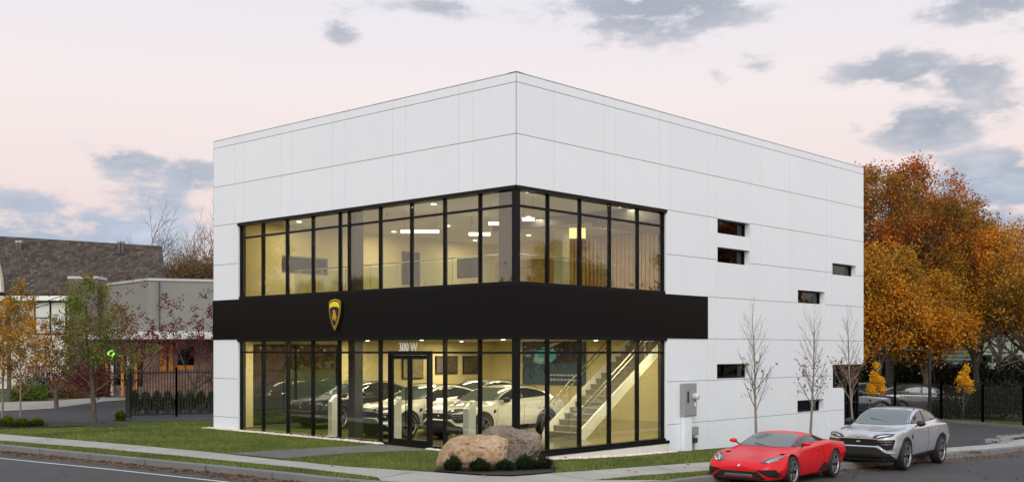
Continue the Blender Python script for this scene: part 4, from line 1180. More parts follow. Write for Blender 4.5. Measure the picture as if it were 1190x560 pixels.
u.patch('side_window', [(1.78, 1.205), (2.15, 1.39), (2.50, 1.51), (2.80, 1.555), (2.83, 1.555), (2.86, 1.225), (2.3, 1.21)], 'side', 'car_glass', .004, sides=(-1, 1))
u.patch('side_window', [(2.93, 1.235), (2.90, 1.555), (3.3, 1.55), (3.75, 1.49), (4.15, 1.395), (4.36, 1.315), (4.2, 1.285), (3.6, 1.255)], 'side', 'car_glass', .004, sides=(-1, 1))
u.patch('window_pillar', [(2.87, 1.225), (2.84, 1.56), (2.892, 1.56), (2.922, 1.225)], 'side', 'car_trim', .005, sides=(-1, 1))
u.patch('headlight', [(.38, .885), (.45, .95), (.70, .995), (.88, .985), (.86, .93), (.74, .885), (.56, .86), (.42, .865)], 'front', 'lens', .006, .02, sides=(-1, 1))
u.patch('headlight_strip', [(.48, .89), (.56, .935), (.80, .955), (.78, .935), (.62, .92), (.55, .885)], 'front', 'chrome', .011, .02, sides=(-1, 1))
u.patch('upper_grille', [(-.50, .80), (-.56, .835), (-.40, .845), (.40, .845), (.56, .835), (.50, .80), (.60, .70), (.45, .665), (-.45, .665), (-.60, .70)], 'front', 'car_void', .004, .03)
u.patch('corner_intake', [(.56, .68), (.50, .795), (.58, .82), (.90, .84), (.90, .78), (.87, .58), (.76, .56), (.66, .60)], 'front', 'car_void', .006, .03, sides=(-1, 1))
u.patch('intake_fin', [(.56, .765), (.57, .785), (.86, .795), (.85, .775)], 'front', 'car_grey', .014, .03, sides=(-1, 1))
u.patch('intake_fin', [(.60, .695), (.62, .715), (.85, .725), (.84, .705)], 'front', 'car_grey', .014, .03, sides=(-1, 1))
u.patch('lower_grille', [(-.64, .60), (-.55, .63), (.55, .63), (.64, .60), (.82, .44), (.90, .30), (.80, .25), (-.80, .25), (-.90, .30), (-.82, .44)], 'front', 'car_trim', .006, .03)
u.patch('bumper_blade', [(-.52, .625), (-.52, .665), (.52, .665), (.52, .625)], 'front', 'car_silver', .022, .03)
u.patch('bumper_blade', [(.48, .625), (.52, .665), (.60, .64), (.74, .52), (.90, .50), (.92, .47), (.72, .475), (.60, .56)], 'front', 'car_silver', .022, .03, sides=(-1, 1))
u.patch('front_splitter', [(-.80, .27), (-.88, .345), (-.70, .33), (.70, .33), (.88, .345), (.80, .27)], 'front', 'car_trim', .03, .04)
u.patch('badge', [(-.028, .90), (-.032, .94), (.032, .94), (.028, .90), (0, .87)], 'front', 'chrome', .006, .02)
u.patch('badge', [(-.05, .77), (0, .80), (.05, .77), (0, .735)], 'front', 'chrome', .010, .02)
def arch(ax, r0, r1, z0):
    T = [math.radians(a) for a in range(-12, 193, 9)]
    return [(ax+r1*math.cos(t), z0+r1*math.sin(t)) for t in T]+[(ax+r0*math.cos(t), z0+r0*math.sin(t)) for t in reversed(T)]
for ax in (.98, 3.98): u.patch('wheel_arch_trim', arch(ax, .438, .50, .40), 'side', 'car_trim', .012, .035, sides=(-1, 1))
u.patch('sill_trim', [(1.45, .26), (1.42, .36), (2.2, .40), (3.0, .42), (3.52, .42), (3.50, .26)], 'side', 'car_trim', .010, .06, sides=(-1, 1))
u.patch('door_seam', [(1.60, .45), (1.612, .45), (1.64, .9), (1.72, 1.14), (1.708, 1.14), (1.628, .9)], 'side', 'car_void', .002, .05, sides=(-1, 1))
u.patch('door_seam', [(2.86, .42), (2.872, .42), (2.90, 1.2), (2.888, 1.2)], 'side', 'car_void', .002, .05, sides=(-1, 1))
u.patch('door_seam', [(3.50, .62), (3.512, .62), (3.68, .9), (3.78, 1.2), (3.768, 1.2), (3.668, .9)], 'side', 'car_void', .002, .05, sides=(-1, 1))
u.patch('door_handle', [(2.58, .985), (2.58, 1.01), (2.80, 1.02), (2.80, .995)], 'side', 'car_silver', .03, .03, sides=(-1, 1))
u.patch('door_handle', [(3.42, 1.005), (3.42, 1.03), (3.64, 1.04), (3.64, 1.015)], 'side', 'car_silver', .03, .03, sides=(-1, 1))
u.patch('fender_vent', [(1.44, .80), (1.46, .92), (1.58, .93), (1.56, .84)], 'side', 'car_void', .004, .04, sides=(-1, 1))
u.patch('bonnet_seam', [(.30, .60), (.30, .612), (.8, .71), (1.42, .79), (1.42, .778), (.8, .698)], 'top', 'car_void', .002, .05, sides=(-1, 1))
u.patch('tail_light', [(.40, .92), (.42, .97), (.84, .99), (.86, .93)], 'back', 'lens_red', .008, .05, sides=(-1, 1))
for sg in (-1, 1):
    mirror_pod(ur, 2.0, sg*1.03, 1.215, sg, 'car_trim', .15, .125, .085, .08)
    for ax in (.98, 3.98): make_wheel(ur, ax, sg*.865, .392, .392, .285, .305, sg)
    rods(ur, 'roof_rail', 'car_trim', [(2.45, sg*.655, 1.58), (2.6, sg*.65, 1.635), (3.1, sg*.64, 1.655), (3.7, sg*.625, 1.61), (3.85, sg*.62, 1.55)], .014)
rods(ur, 'wiper', 'car_trim', [(1.55, -.35, 1.225), (1.74, .3, 1.33)], .008)

def place_car(root, px_f, Yf, heading, zf=street_z, axle=.95, half=.84):
    """stand the car so that its left front wheel shows at column px_f at depth Yf; heading = unit vector the nose points to"""
    hx, hy = heading; ang = math.atan2(-hy, -hx)      # local +x runs from nose to tail
    X = (px_f-CX)/F*Yf
    # the wheel seen on the right in the picture is at local (axle, half)
    c, s_ = math.cos(ang), math.sin(ang)
    best = None
    for hy_ in (half, -half):
        ox = X-(axle*c-hy_*s_); oy = Yf-(axle*s_+hy_*c)
        ctr = ox+(-hy_*s_)  # dummy
        cx = ox+2*c; 
        if best is None or ox < best[0]: best = (ox, oy)
    ox, oy = best
    root.location = (ox, oy, 0)
    wb_ = 2.8
    z1 = zf(ox+axle*c, oy+axle*s_); z2 = zf(ox+(axle+wb_)*c, oy+(axle+wb_)*s_)
    pitch = math.atan2(z2-z1, wb_)
    root.rotation_euler = (0, -pitch, ang); root.location.z = z1-axle*math.sin(pitch)+.002
place_car(hr, 917.5, 25.5, (-.60, -.80), axle=.95, half=.84)
place_car(ur, 1049, 29.9, (-.62, -.785), axle=.98, half=.865)
# showroom cars
WH = {'car_silver': MATS['car_white']}; BK = {'car_silver': MATS['car_black']}
def show_car(mm, a, b, label, group=None):
    c = copy_tree(ur, None, mm); c.name = 'sport_utility_car'; c.location = W(a, b, .237); c.rotation_euler = (0, 0, math.atan2(R[1], R[0])); c['label'] = label
    if group: c['group'] = group
    return c
show_car(WH, 1.9, 4.95, 'white sport utility nearest the corner inside the showroom, nose to the glass')
show_car(WH, .95, 7.3, 'white sport utility inside the showroom left of the entrance door')
show_car(WH, 6.2, 10.0, 'white sport utility in the second row inside the showroom')
show_car(BK, 2.0, 12.05, 'black sport utility at the left end inside the showroom')

# ================================================================== TREES AND PLANTS
class Tree:
    """tapered trunk with limbs; tips are where leaves grow"""
    def __init__(s, seed): s.r = np.random.default_rng(seed); s.mb = MB(); s.tips = []
    def limb(s, p, d, length, rad, level, spec):
        r = s.r; n = max(2, int(length/spec.get('seg', .6))); n = min(n, 7)
        pts = [Vector(p)]; rads = [rad]; d = Vector(d).normalized()
        end = rad*spec['taper'][min(level, len(spec['taper'])-1)]
        for i in range(n):
            d = (d+Vector(r.normal(0, spec['wob'], 3))+Vector((0, 0, spec['up'][min(level, len(spec['up'])-1)]))).normalized()
            pts.append(pts[-1]+d*length/n); rads.append(rad+(end-rad)*(i+1)/n)
        s.mb.tube(pts, rads, spec['sides'][min(level, len(spec['sides'])-1)], cap=False)
        if level >= spec['levels']:
            s.tips += [(pts[-1], d), ((pts[-2]+pts[-1])/2, d)]; return
        k = spec['n'][level]; t0 = spec['start'][min(level, len(spec['start'])-1)]
        for i in range(k):
            t = t0+(1-t0)*(i+r.uniform(.1, .9))/k if i < k-1 else 1.0
            j = min(n-1, int(t*n)); f = t*n-j; q = pts[j].lerp(pts[j+1], f); rr = rads[j]+(rads[j+1]-rads[j])*f
            ax = (pts[j+1]-pts[j]).normalized(); sp_ = math.radians(r.uniform(*spec['ang'][level])); az_ = i*2.4+r.uniform(-.5, .5)
            if t >= 1: sp_ *= .35
            u_ = ax.orthogonal().normalized(); v_ = ax.cross(u_)
            nd = ax*math.cos(sp_)+(u_*math.cos(az_)+v_*math.sin(az_))*math.sin(sp_)
            ln = length*spec['len'][level]*r.uniform(.75, 1.15)*(1-spec.get('cone', 0)*(t-t0))
            s.limb(q, nd, ln, min(rr*.85, rr*spec.get('rr', .7)), level+1, spec)

def leaves(tips, rng, per, spread, size, dens=None, squash=1):
    """small leaf-shaped faces scattered round the twig ends"""
    T = np.array([t[0][:] for t in tips]); idx = rng.integers(0, len(T), int(per*len(T))) if dens is None else rng.choice(len(T), int(per*len(T)), p=dens)
    N = len(idx); c = T[idx]+rng.normal(0, spread, (N, 3))*np.array([1, 1, squash])
    a = rng.normal(size=(N, 3)); a /= np.linalg.norm(a, axis=1)[:, None]; b = rng.normal(size=(N, 3)); b -= a*(a*b).sum(1)[:, None]; b /= np.linalg.norm(b, axis=1)[:, None]
    sz = size*rng.uniform(.6, 1.25, (N, 1)); a = a*sz; b = b*sz*.55
    V = np.empty((N, 4, 3)); V[:, 0] = c-a*.5; V[:, 1] = c+b*.5; V[:, 2] = c+a*.5; V[:, 3] = c-b*.5
    return V.reshape(-1, 3), np.arange(N*4).reshape(-1, 4)
def leaf_obj(name, V, Fq, mat, parent=None, loc=(0, 0, 0)):
    me = bpy.data.meshes.new(name); me.vertices.add(len(V)); me.vertices.foreach_set('co', np.asarray(V, np.float32).ravel())
    n = len(Fq); k = Fq.shape[1]; me.loops.add(n*k); me.loops.foreach_set('vertex_index', Fq.ravel().astype(np.int32)); me.polygons.add(n)
    me.polygons.foreach_set('loop_start', np.arange(0, n*k, k, dtype=np.int32)); me.polygons.foreach_set('loop_total', np.full(n, k, dtype=np.int32))
    me.materials.append(MATS[mat] if isinstance(mat, str) else mat); me.update(calc_edges=True)
    o = bpy.data.objects.new(name, me); COL.objects.link(o); o.parent = parent; o.location = loc; return o

def tree(name, label, cat, loc, H, seed, spec, leafm, per, spread, size, bark='bark', group=None, crown_name='crown', trunk_r=None, rz=0, sx=1, thin=None):
    T = Tree(seed); tr = trunk_r or H*.022
    T.limb((0, 0, 0), (0, 0, 1), H*spec['trunk'], tr, 0, spec)
    zz_ = sorted(t[0].z for t in T.tips); k = H/zz_[int(len(zz_)*spec.get('pct', .985))-1]
    T = Tree(seed); T.limb((0, 0, 0), (0, 0, 1), H*spec['trunk'], tr/k, 0, spec)
    zz_ = sorted(t[0].z for t in T.tips); top = zz_[int(len(zz_)*spec.get('pct', .985))-1]; k = H/top
    T.mb.v = [(x*k*sx, y*k*sx, z*k) for x, y, z in T.mb.v]; T.tips = [(Vector((t.x*k*sx, t.y*k*sx, t.z*k)), d) for t, d in T.tips]
    if spec.get('even'):      # a broad crown rounds off at its own height and width
        RM = H*spec.get('rmax', .40)*sx; z0_ = .72*H
        def soft(x, y, z):
            if z > z0_: z = z0_+(H*1.02-z0_)*math.tanh((z-z0_)/(H*1.02-z0_))
            r = math.hypot(x, y); lim = RM*(1-.45*max(0, (z-.5*H)/(.5*H))**2)
            if r > .6*lim: k_ = (.6*lim+.4*lim*math.tanh((r-.6*lim)/(.4*lim)))/r; x *= k_; y *= k_
            return x, y, z
        T.mb.v = [soft(*v) for v in T.mb.v]; T.tips = [(Vector(soft(*t)), d) for t, d in T.tips]
    r_ = empty(name, loc, rz, label, cat, group)
    T.mb.v = [(x, y, z if z > .02 else -.25) for x, y, z in T.mb.v]
    T.mb.build('trunk', bark, r_)
    if leafm and per > 0:
        tips = T.tips if thin is None else [t for t in T.tips if thin(t[0])]
        dn = None
        if spec.get('even'):
            P_ = np.array([t[0][:] for t in tips]); key = [tuple(q) for q in np.floor(P_/1.3).astype(int)]; cnt = {}
            for q in key: cnt[q] = cnt.get(q, 0)+1
            cl_ = {q: T.r.choice([.05, .6, 1.8]) for q in sorted(cnt)}; wgt = np.array([cnt[q]**-.7*cl_[q] for q in key]); dn = wgt/wgt.sum()
        V, Fq = leaves(tips, T.r, per, spread, size, dn); V[:, 2] = np.maximum(V[:, 2], .05)
        leaf_obj(crown_name, V, Fq, leafm, r_)
    return r_
BROAD = dict(even=1, trunk=.55, levels=4, n=[9, 6, 4, 4], start=[.48, .3, .25, .3], ang=[(25, 68), (28, 60), (28, 65), (25, 60)], len=[.95, .66, .56, .5], up=[.02, .06, .04, .02], wob=.09, taper=[.45, .35, .4, .5], sides=[9, 6, 4, 3, 3], rr=.62, seg=1.2, pct=.94)
YOUNG = dict(trunk=.85, levels=3, n=[16, 5, 3], start=[.22, .25, .3], ang=[(35, 62), (25, 50), (25, 50)], len=[.42, .5, .55], up=[.02, .10, .05], wob=.05, taper=[.15, .3, .5], sides=[7, 4, 3, 3], rr=.45, cone=.75, seg=.5)
SAPL = dict(trunk=.95, levels=3, n=[22, 6, 3], start=[.30, .2, .3], ang=[(24, 42), (20, 40), (20, 45)], len=[.27, .42, .5], up=[.01, .12, .06], wob=.035, taper=[.16, .45, .7], sides=[7, 4, 3, 3], rr=.52, cone=.60, seg=.4)
SPREAD_ = dict(trunk=.32, levels=4, n=[5, 5, 4, 3], start=[.55, .25, .25, .3], ang=[(35, 60), (30, 60), (30, 65), (25, 60)], len=[1.7, .6, .55, .5], up=[.02, .05, .0, .0], wob=.1, taper=[.6, .3, .4, .5], sides=[8, 5, 4, 3, 3], rr=.55, seg=.6)
BARE = dict(trunk=.5, levels=5, n=[5, 4, 4, 4, 3], start=[.4, .3, .25, .25, .25], ang=[(18, 42), (22, 48), (22, 50), (25, 50), (25, 50)], len=[.9, .65, .62, .6, .55], up=[.02, .05, .04, .02, .02], wob=.09, taper=[.6, .55, .5, .5, .6], sides=[7, 5, 4, 3, 3, 3], rr=.78, seg=1.0)
def gz(x, y): return land(x, y)
def tloc(px, Y): x = (px-CX)/F*Y; return (x, Y, gz(x, Y)-.03)
def Hof(py, Y, loc): return CAMZ+(HY-py)*Y/F-loc[2]
# three bare saplings along the right face
for i, (px, Y, top, lab, lv) in enumerate(((879, 31.5, 345, 'bare young street tree left of the others, trunk rising behind the red coupe', .25), (942, 34.3, 352, 'bare young street tree in the middle with a few brown leaves low on its right', 1.3), (992, 37.5, 353, 'bare young street tree with brown leaves behind the silver car', 2.6))):
    l_ = tloc(px, Y); H = Hof(top, Y, l_)
    tree('young_tree', lab, 'tree', l_, H, 20+i, SAPL, 'leaf_rust', lv*.30, .05, .10, 'bark_pale', 'bare young trees along the pavement', 'leaves', trunk_r=.048, thin=lambda p, H=H: p.z < H*.62)
# big autumn trees at the right
big_specs = [
 (1036, 62, 197, 'leaf_oak', 'tallest orange-brown tree, right behind the end of the white building', 11, .92, 5.6),
 (1090, 66, 232, 'leaf_oak', 'rounded rusty-olive tree, second from the white building', 12, .78, 5.2),
 (1012, 56, 292, 'leaf_gold', 'lower golden tree close behind the end of the white building', 13, .8, 4.0),
 (1134, 62, 268, 'leaf_gold', 'golden olive tree sloping down toward the right edge', 14, .72, 5.0),
 (1214, 58, 262, 'leaf_gold', 'bright golden tree cut by the right edge of the picture', 15, .85, 4.8),
 (1078, 58, 325, 'leaf_gold', 'low golden-orange tree above the parked cars', 16, .8, 4.0),
 (1160, 74, 318, 'leaf_oak', 'rusty tree standing above the pale green house', 17, .75, 6.4),
]
for px, Y, top, lm, lab, sd_, sx, zm in big_specs:
    l_ = tloc(px, Y)
    rgz = np.random.default_rng(sd_)
    tree('autumn_tree', lab, 'tree', l_, Hof(top, Y, l_), sd_, BROAD, lm, 40 if lm == 'leaf_oak' else 17, .30, .165, 'bark', 'autumn trees behind the driveway', trunk_r=.30, sx=sx, thin=lambda p: p.z > zm+rgz.normal(0, .5))
# more of the same wood to the right, seen in the glass of the right face
for i, (x, y, H, lm) in enumerate(((46, 47, 15, 'leaf_oak'), (56, 38, 17, 'leaf_gold'), (62, 52, 16, 'leaf_oak'), (70, 30, 15, 'leaf_oak'))):
    src = [o for o in bpy.data.objects if o.name.startswith('autumn_tree')][i]
    c = copy_tree(src); c.location = (x, y, land(x, y)); c.rotation_euler.z = 1.3*i; k = .95; c.scale = (k, k, k)
    c['label'] = ['orange tree far right, mirrored in the corner glazing', 'tall golden tree far right, mirrored in the glazing', 'rusty tree furthest right behind the lot', 'rusty tree across the side road on the right'][i]
for i, (x, y, k, lab) in enumerate(((-52, 45, .98, 'tall orange tree across the left road, mirrored in the end panes'), (-66, 37, .72, 'rusty tree across the left road, second in the row'), (-78, 27, .80, 'golden tree across the left road, third in the row'), (-62, 16, .55, 'low golden tree across the left road, furthest from the houses'), (-90, 44, .8, 'rusty tree furthest down the left road'))):
    src = [o for o in bpy.data.objects if o.name.startswith('autumn_tree') and o.parent is None][(0, 1, 3, 4, 1)[i]]
    c = copy_tree(src); c.location = (x, y, zs(x)); c.rotation_euler.z = 2.1*i; c.scale = (k, k, k); c['label'] = lab
# small bright yellow trees by the fence
for px, Y, top, s_, lab in ((1021, 49, 425, 31, 'small bright yellow tree behind the mesh fence, near the white building'), (1119, 51, 428, 32, 'slim bright yellow tree behind the mesh fence beside the parked grey car')):
    l_ = tloc(px, Y); tree('small_tree', lab, 'tree', l_, Hof(top, Y, l_), s_, YOUNG, 'leaf_yellow', 9, .07, .10, 'bark_pale', None, trunk_r=.035, sx=.5, thin=lambda p: p.z > 1.5 and (math.sin(p.x*9+p.z*7) > -.5))
# left side trees
l_ = tloc(110, 41.5); tree('street_tree', 'olive green and rust young tree on the lawn between pavement and car park', 'tree', l_, Hof(328, 41.5, l_), 41, YOUNG, 'leaf_olive', 19, .12, .095, 'bark', None, trunk_r=.10, sx=1.12)
l_ = tloc(24, 40); tree('street_tree', 'golden orange young tree at the left edge of the picture', 'tree', l_, Hof(334, 40, l_), 42, YOUNG, 'leaf_orange', 14, .09, .085, 'bark_pale', None, trunk_r=.045, sx=.85)
l_ = tloc(3, 40.5); tree('street_tree', 'thin orange leaved tree cut by the left edge of the picture', 'tree', l_, Hof(352, 40.5, l_), 46, YOUNG, 'leaf_orange', 14, .09, .085, 'bark_pale', None, trunk_r=.05, sx=1.0)
l_ = tloc(150, 54); tree('dark_red_tree', 'spreading wine-red tree behind the olive green one', 'tree', l_, Hof(346, 54, l_), 43, SPREAD_, 'leaf_wine', 9, .085, .12, 'bark', None, trunk_r=.12, sx=1.1, thin=lambda p: p.z > 2.2)
l_ = tloc(222, 51); tree('dark_red_tree', 'half bare wine-red tree behind the black fence beside the white building', 'tree', l_, Hof(343, 51, l_), 44, SPREAD_, 'leaf_wine', 9, .08, .11, 'bark', None, trunk_r=.12, sx=.95)
l_ = tloc(66, 52); tree('dark_red_tree', 'wine-red tree before the cream house wall', 'tree', l_, Hof(384, 52, l_), 45, SPREAD_, 'leaf_wine', 8, .085, .12, 'bark', None, trunk_r=.10, sx=1.3)
# bare trees behind the brown roof
for px, Y, top, s_, lab in ((184, 118, 238, 51, 'bare grey tree behind the right end of the brown roof'), (233, 112, 250, 52, 'bare tree next to the white building, above the grey flat roof'), (212, 125, 262, 53, 'lower bare tree between the two taller bare ones')):
    l_ = tloc(px, Y); tree('bare_tree', lab, 'tree', l_, Hof(top, Y, l_), s_, BARE, 'leaf_pink', .45, .5, .35, 'bark_pale', 'bare trees beyond the roofs', trunk_r=.42, sx=.9, thin=lambda p: p.z < 11)
l_ = tloc(236, 96); tree('autumn_tree', 'low dull brown tree above the grey flat roof', 'tree', l_, Hof(304, 96, l_), 54, BROAD, 'leaf_dull', 22, .5, .2, 'bark', None, trunk_r=.2)
l_ = tloc(205, 98); tree('autumn_tree', 'low dull brown tree at the end of the brown roof', 'tree', l_, Hof(322, 98, l_), 55, BROAD, 'leaf_dull', 22, .5, .2, 'bark', None, trunk_r=.2)

def clump(name, label, cat, loc, rx, ry, h, n, size, mat, seed, group=None, up=.5, kind=None):
    """bush: stems with leaf faces through its whole volume"""
    rg = np.random.default_rng(seed); r_ = empty(name, loc, 0, label, cat, group, kind=kind)
    tips = []; mb = MB()
    for k in range(n):
        a = rg.uniform(0, 6.28); q = rg.uniform(.1, 1)**.6; zz = h*rg.uniform(.25, 1)*(1-.45*q*q) if up < 1 else h*(1-q*rg.uniform(.55, 1.0)*.95)
        p = Vector((rx*q*math.cos(a), ry*q*math.sin(a), zz)); tips.append((p, None))
        if k < 26: mb.tube([(p.x*.2, p.y*.2, -.05), (p.x*.6, p.y*.6, zz*.55), p], [.012, .009, .004], 3, False)
    mb.build('stem', 'bark', r_)
    V, Fq = leaves(tips, rg, 12, min(rx, h)*.13, size); V[:, 2] = np.abs(V[:, 2])+.01
    leaf_obj('foliage', V, Fq, mat, r_); return r_
def grass_tuft(name, label, cat, loc, r0, h, n, mat, seed, group=None, wid=.012):
    rg = np.random.default_rng(seed); V = []; a = rg.uniform(0, 6.28, n); q = rg.uniform(0, 1, n)**.5; hh = h*rg.uniform(.45, 1.2, n)*(1-.45*q**2)
    mid = np.stack([np.cos(a)*r0*q*.55, np.sin(a)*r0*q*.55, hh*.75], 1); bse = np.stack([np.cos(a)*r0*q*.3, np.sin(a)*r0*q*.3, -.03*np.ones(n)], 1); tip = np.stack([np.cos(a)*r0*q*1.15, np.sin(a)*r0*q*1.15, hh*(1-.35*q)], 1)
    t_ = np.stack([-np.sin(a+rg.normal(0, .8, n)), np.cos(a+rg.normal(0, .8, n)), 0*a], 1)*wid
    V = np.stack([bse-t_, bse+t_, mid+t_, mid-t_, mid-t_, mid+t_, tip+t_*.1, tip-t_*.1], 1).reshape(-1, 3)
    return tag(leaf_obj(name, V, np.arange(n*8).reshape(-1, 4), mat, None, loc), label, cat, group)
# five low shrubs in front of the boulders
for i, px in enumerate((526.5, 557, 587.5, 610, 633)):
    x, y = Gd(px, (547.5, 547.8, 547, 546, 545)[i])
    grass_tuft('low_shrub', ['dark spiky shrub at the left foot of the tan boulder', 'dark spiky shrub under the middle of the tan boulder', 'dark spiky shrub where the tan and grey boulders meet', 'dark spiky shrub in front of the grey boulder', 'dark spiky shrub at the right end of the mulch bed'][i], 'shrub', (x+.06*math.sin(i*3), y, land(x, y)+.03), .42+.06*(i % 2), .38-.05*(i % 3), 700, 'leaf_evergreen', 60+i, 'low shrubs in the mulch bed', .010)
# yellow-green ornamental grass at the left
for i, (px, py, r_, h_) in enumerate(((8, 496, .55, .45), (26, 496.5, .5, .4), (43, 495.5, .45, .36), (140, 488.5, .4, .45))):
    x, y = Gd(px, py)
    grass_tuft('ornamental_grass', ['yellow-green grass tuft at the left edge', 'yellow-green grass tuft under the golden tree', 'yellow-green grass tuft on the mulch, rightmost of the three', 'small green grass tuft at the foot of the black fence post'][i], 'grass tuft', (x, y, land(x, y)+.02), r_, h_, 600, 'leaf_bright_green', 70+i, 'ornamental grass tufts', .014)
# row of small evergreens behind the black fence
k = 0
for px in np.linspace(157, 246, 8):
    Y = 47.2+k*.15; l_ = tloc(px, Y); k += 1
    clump('evergreen_shrub', ORD[k-1]+' upright evergreen from the left in the row behind the picket fence', 'shrub', l_, .27, .27, CAMZ+(HY-452)*Y/F-l_[2]+.1, 190, .055, 'leaf_evergreen', 80+k, 'upright evergreens behind the black fence', up=1)
# rusty hedge left of the fence and green bushes
for px, py, rx, h_, mat, lab, s_ in ((86, 462, 1.3, 1.55, 'leaf_rust', 'rust red bush on the far side of the car park', 90), (132, 460, 1.5, 1.7, 'leaf_rust', 'wide rust red bush beside the black fence', 91), (52, 461, 1.2, 1.5, 'leaf_evergreen', 'dark green bush before the cream house', 92), (33, 465, .9, .9, 'leaf_bright_green', 'low green bush at the concrete wall', 93)):
    x, y = Gd(px, py); clump('bush', lab, 'bush', (x, y, land(x, y)), rx, .9, h_, 260, .12, mat, s_)

# ================================================================== NEIGHBOURS ON THE LEFT
def wallbox(mb, x0, y0, x1, y1, z0, z1, t_=.25):
    d = Vector((x1-x0, y1-y0, 0)).normalized(); n = Vector((-d.y, d.x, 0))*t_
    mb.add([(x0, y0, z0), (x1, y1, z0), (x1+n.x, y1+n.y, z0), (x0+n.x, y0+n.y, z0), (x0, y0, z1), (x1, y1, z1), (x1+n.x, y1+n.y, z1), (x0+n.x, y0+n.y, z1)], [(0,3,2,1),(4,5,6,7),(0,1,5,4),(1,2,6,5),(2,3,7,6),(3,0,4,7)])
def H3(px, py, Y): return CAMZ+(HY-py)*Y/F
def XY(px, Y): return ((px-CX)/F*Y, Y)
# grey flat-roofed shop: angled left face 112..172, flat right face 172..300
G = empty('grey_shop', (XY(172, 60)[0], 60, .3), 0, 'grey flat-roofed shop with white fascia, brick front and orange doors behind the fence', 'building')
def gfin(mb, name, mats): return fin(mb, name, mats, G)
A_, B_, D_ = XY(112, 66), XY(172, 60), XY(330, 62.5)
mb = MB(); zt_ = H3(0, 326, 60); zb_ = H3(0, 388, 60)+.15
wallbox(mb, *A_, *B_, zb_, zt_); wallbox(mb, *B_, *D_, zb_, zt_); wallbox(mb, D_[0], D_[1], D_[0], D_[1]+10, zb_, zt_)
gfin(mb, 'upper_wall', 'stucco_grey')
mb = MB()
for a, b in ((A_, B_), (B_, D_)):
    d = Vector((b[0]-a[0], b[1]-a[1], 0)).normalized(); n = Vector((d.y, -d.x, 0))*.06
    wallbox(mb, a[0]+n.x, a[1]+n.y, b[0]+n.x, b[1]+n.y, zt_+.001, zt_+.14, .4)
gfin(mb, 'coping', 'trim_grey')
mb = MB()
for a, b in ((A_, B_), (B_, D_)):
    d = Vector((b[0]-a[0], b[1]-a[1], 0)).normalized(); n = Vector((d.y, -d.x, 0))*1.1
    wallbox(mb, a[0]+n.x, a[1]+n.y, b[0]+n.x, b[1]+n.y, zb_-.42, zb_-.02, 1.4)
gfin(mb, 'fascia', 'trim_white')
mb = MB()
for u in (186.5,): 
    x, y = XY(u, 60.3); mb.box((x-.012, 59.993, zb_), (x+.012, 60.2, zt_-.01))
gfin(mb, 'wall_joint', 'stucco_dark')
# roof slab
mb = MB(); mb.prism([(A_[0], A_[1]+.1), (B_[0], B_[1]+.1), (D_[0], D_[1]+.1), (D_[0], D_[1]+9), (A_[0], A_[1]+9)], zt_-.35, zt_-.2, lambda u, v, d: (u, v, d)); gfin(mb, 'roof', 'grey_metal')
# brick front below, set back
bx0, by0 = XY(118, 65.3); bx1, by1 = XY(166, 60.9); bx2, by2 = XY(330, 63.4); zg = .1
mb = MB(); wallbox(mb, bx1, by1, bx2, by2, zg, zb_-.43); gfin(mb, 'brick_wall', 'red_brick')
mb = MB(); wallbox(mb, bx0, by0, bx1, by1, zg, 1.0); wallbox(mb, bx0, by0, bx1, by1, zb_-1.3, zb_-.43); gfin(mb, 'front_wall', 'stucco_dark')
mb = MB(); wallbox(mb, bx0, by0+.03, bx1, by1+.03, 1.0, zb_-1.3, .05); gfin(mb, 'shop_window', 'dark_glass')
for u in (126, 133, 145, 152, 160):
    t_ = (u-118)/(166-118); x = bx0+(bx1-bx0)*t_; y = by0+(by1-by0)*t_; mb = MB(); mb.box((x-.16, y-.06, .4), (x+.0, y+.0, zb_-1.3)); gfin(mb, 'post', 'trim_white' if u in (133, 152) else 'orange_door')
def on_front(px0, px1, y0, y1, name, mat, d=.05, Y=61.2):
    mb = MB(); x0, x1 = XY(px0, Y)[0], XY(px1, Y)[0]; yy = Y+.25; 
    t0 = (x0-bx1)/(bx2-bx1); t1 = (x1-bx1)/(bx2-bx1); yy0 = by1+(by2-by1)*t0; yy1 = by1+(by2-by1)*t1
    z1, z0 = H3(0, y0, yy0), H3(0, y1, yy0)
    mb.add([(x0, yy0-d, z0), (x1, yy1-d, z0), (x1, yy1+.02, z0), (x0, yy0+.02, z0), (x0, yy0-d, z1), (x1, yy1-d, z1), (x1, yy1+.02, z1), (x0, yy0+.02, z1)], [(0,3,2,1),(4,5,6,7),(0,1,5,4),(1,2,6,5),(2,3,7,6),(3,0,4,7)])
    return gfin(mb, name, mat)
on_front(186.5, 193, 400, 431.5, 'door', 'orange_door', .08); on_front(195.5, 200, 400, 431.5, 'door', 'orange_door', .08); on_front(193.2, 195.3, 400, 431.5, 'door_gap', 'dark_void', .04)
on_front(205, 222, 401, 424, 'window', 'dark_glass', .06); on_front(205, 222, 424.2, 430, 'window_apron', 'orange_door', .05); on_front(164, 166.5, 400, 420, 'post', 'orange_door', .1)
on_front(168, 186, 395, 399, 'lintel', 'stucco_dark', .05)
# green sign roundel in the shop window
x, y = XY(130.5, 63.9); sg_ = empty('round_sign', (x, y-.2, H3(0, 410, 63.9)), 0, 'small glowing green ring sign in the shop window', 'sign')
mb = MB(); ring = [(.2*math.cos(t), .2*math.sin(t)) for t in np.linspace(0, 6.283, 25)[:-1]]; mb.prism(ring, 0, .05, lambda u, v, d: (u, -d, v)); mb.build('plate', 'sign_green', sg_)
mb = MB(); mb.prism([(u*.48, v*.48-.03) for u, v in ring], .051, .06, lambda u, v, d: (u, -d, v)); mb.build('centre', 'poster_blue', sg_)
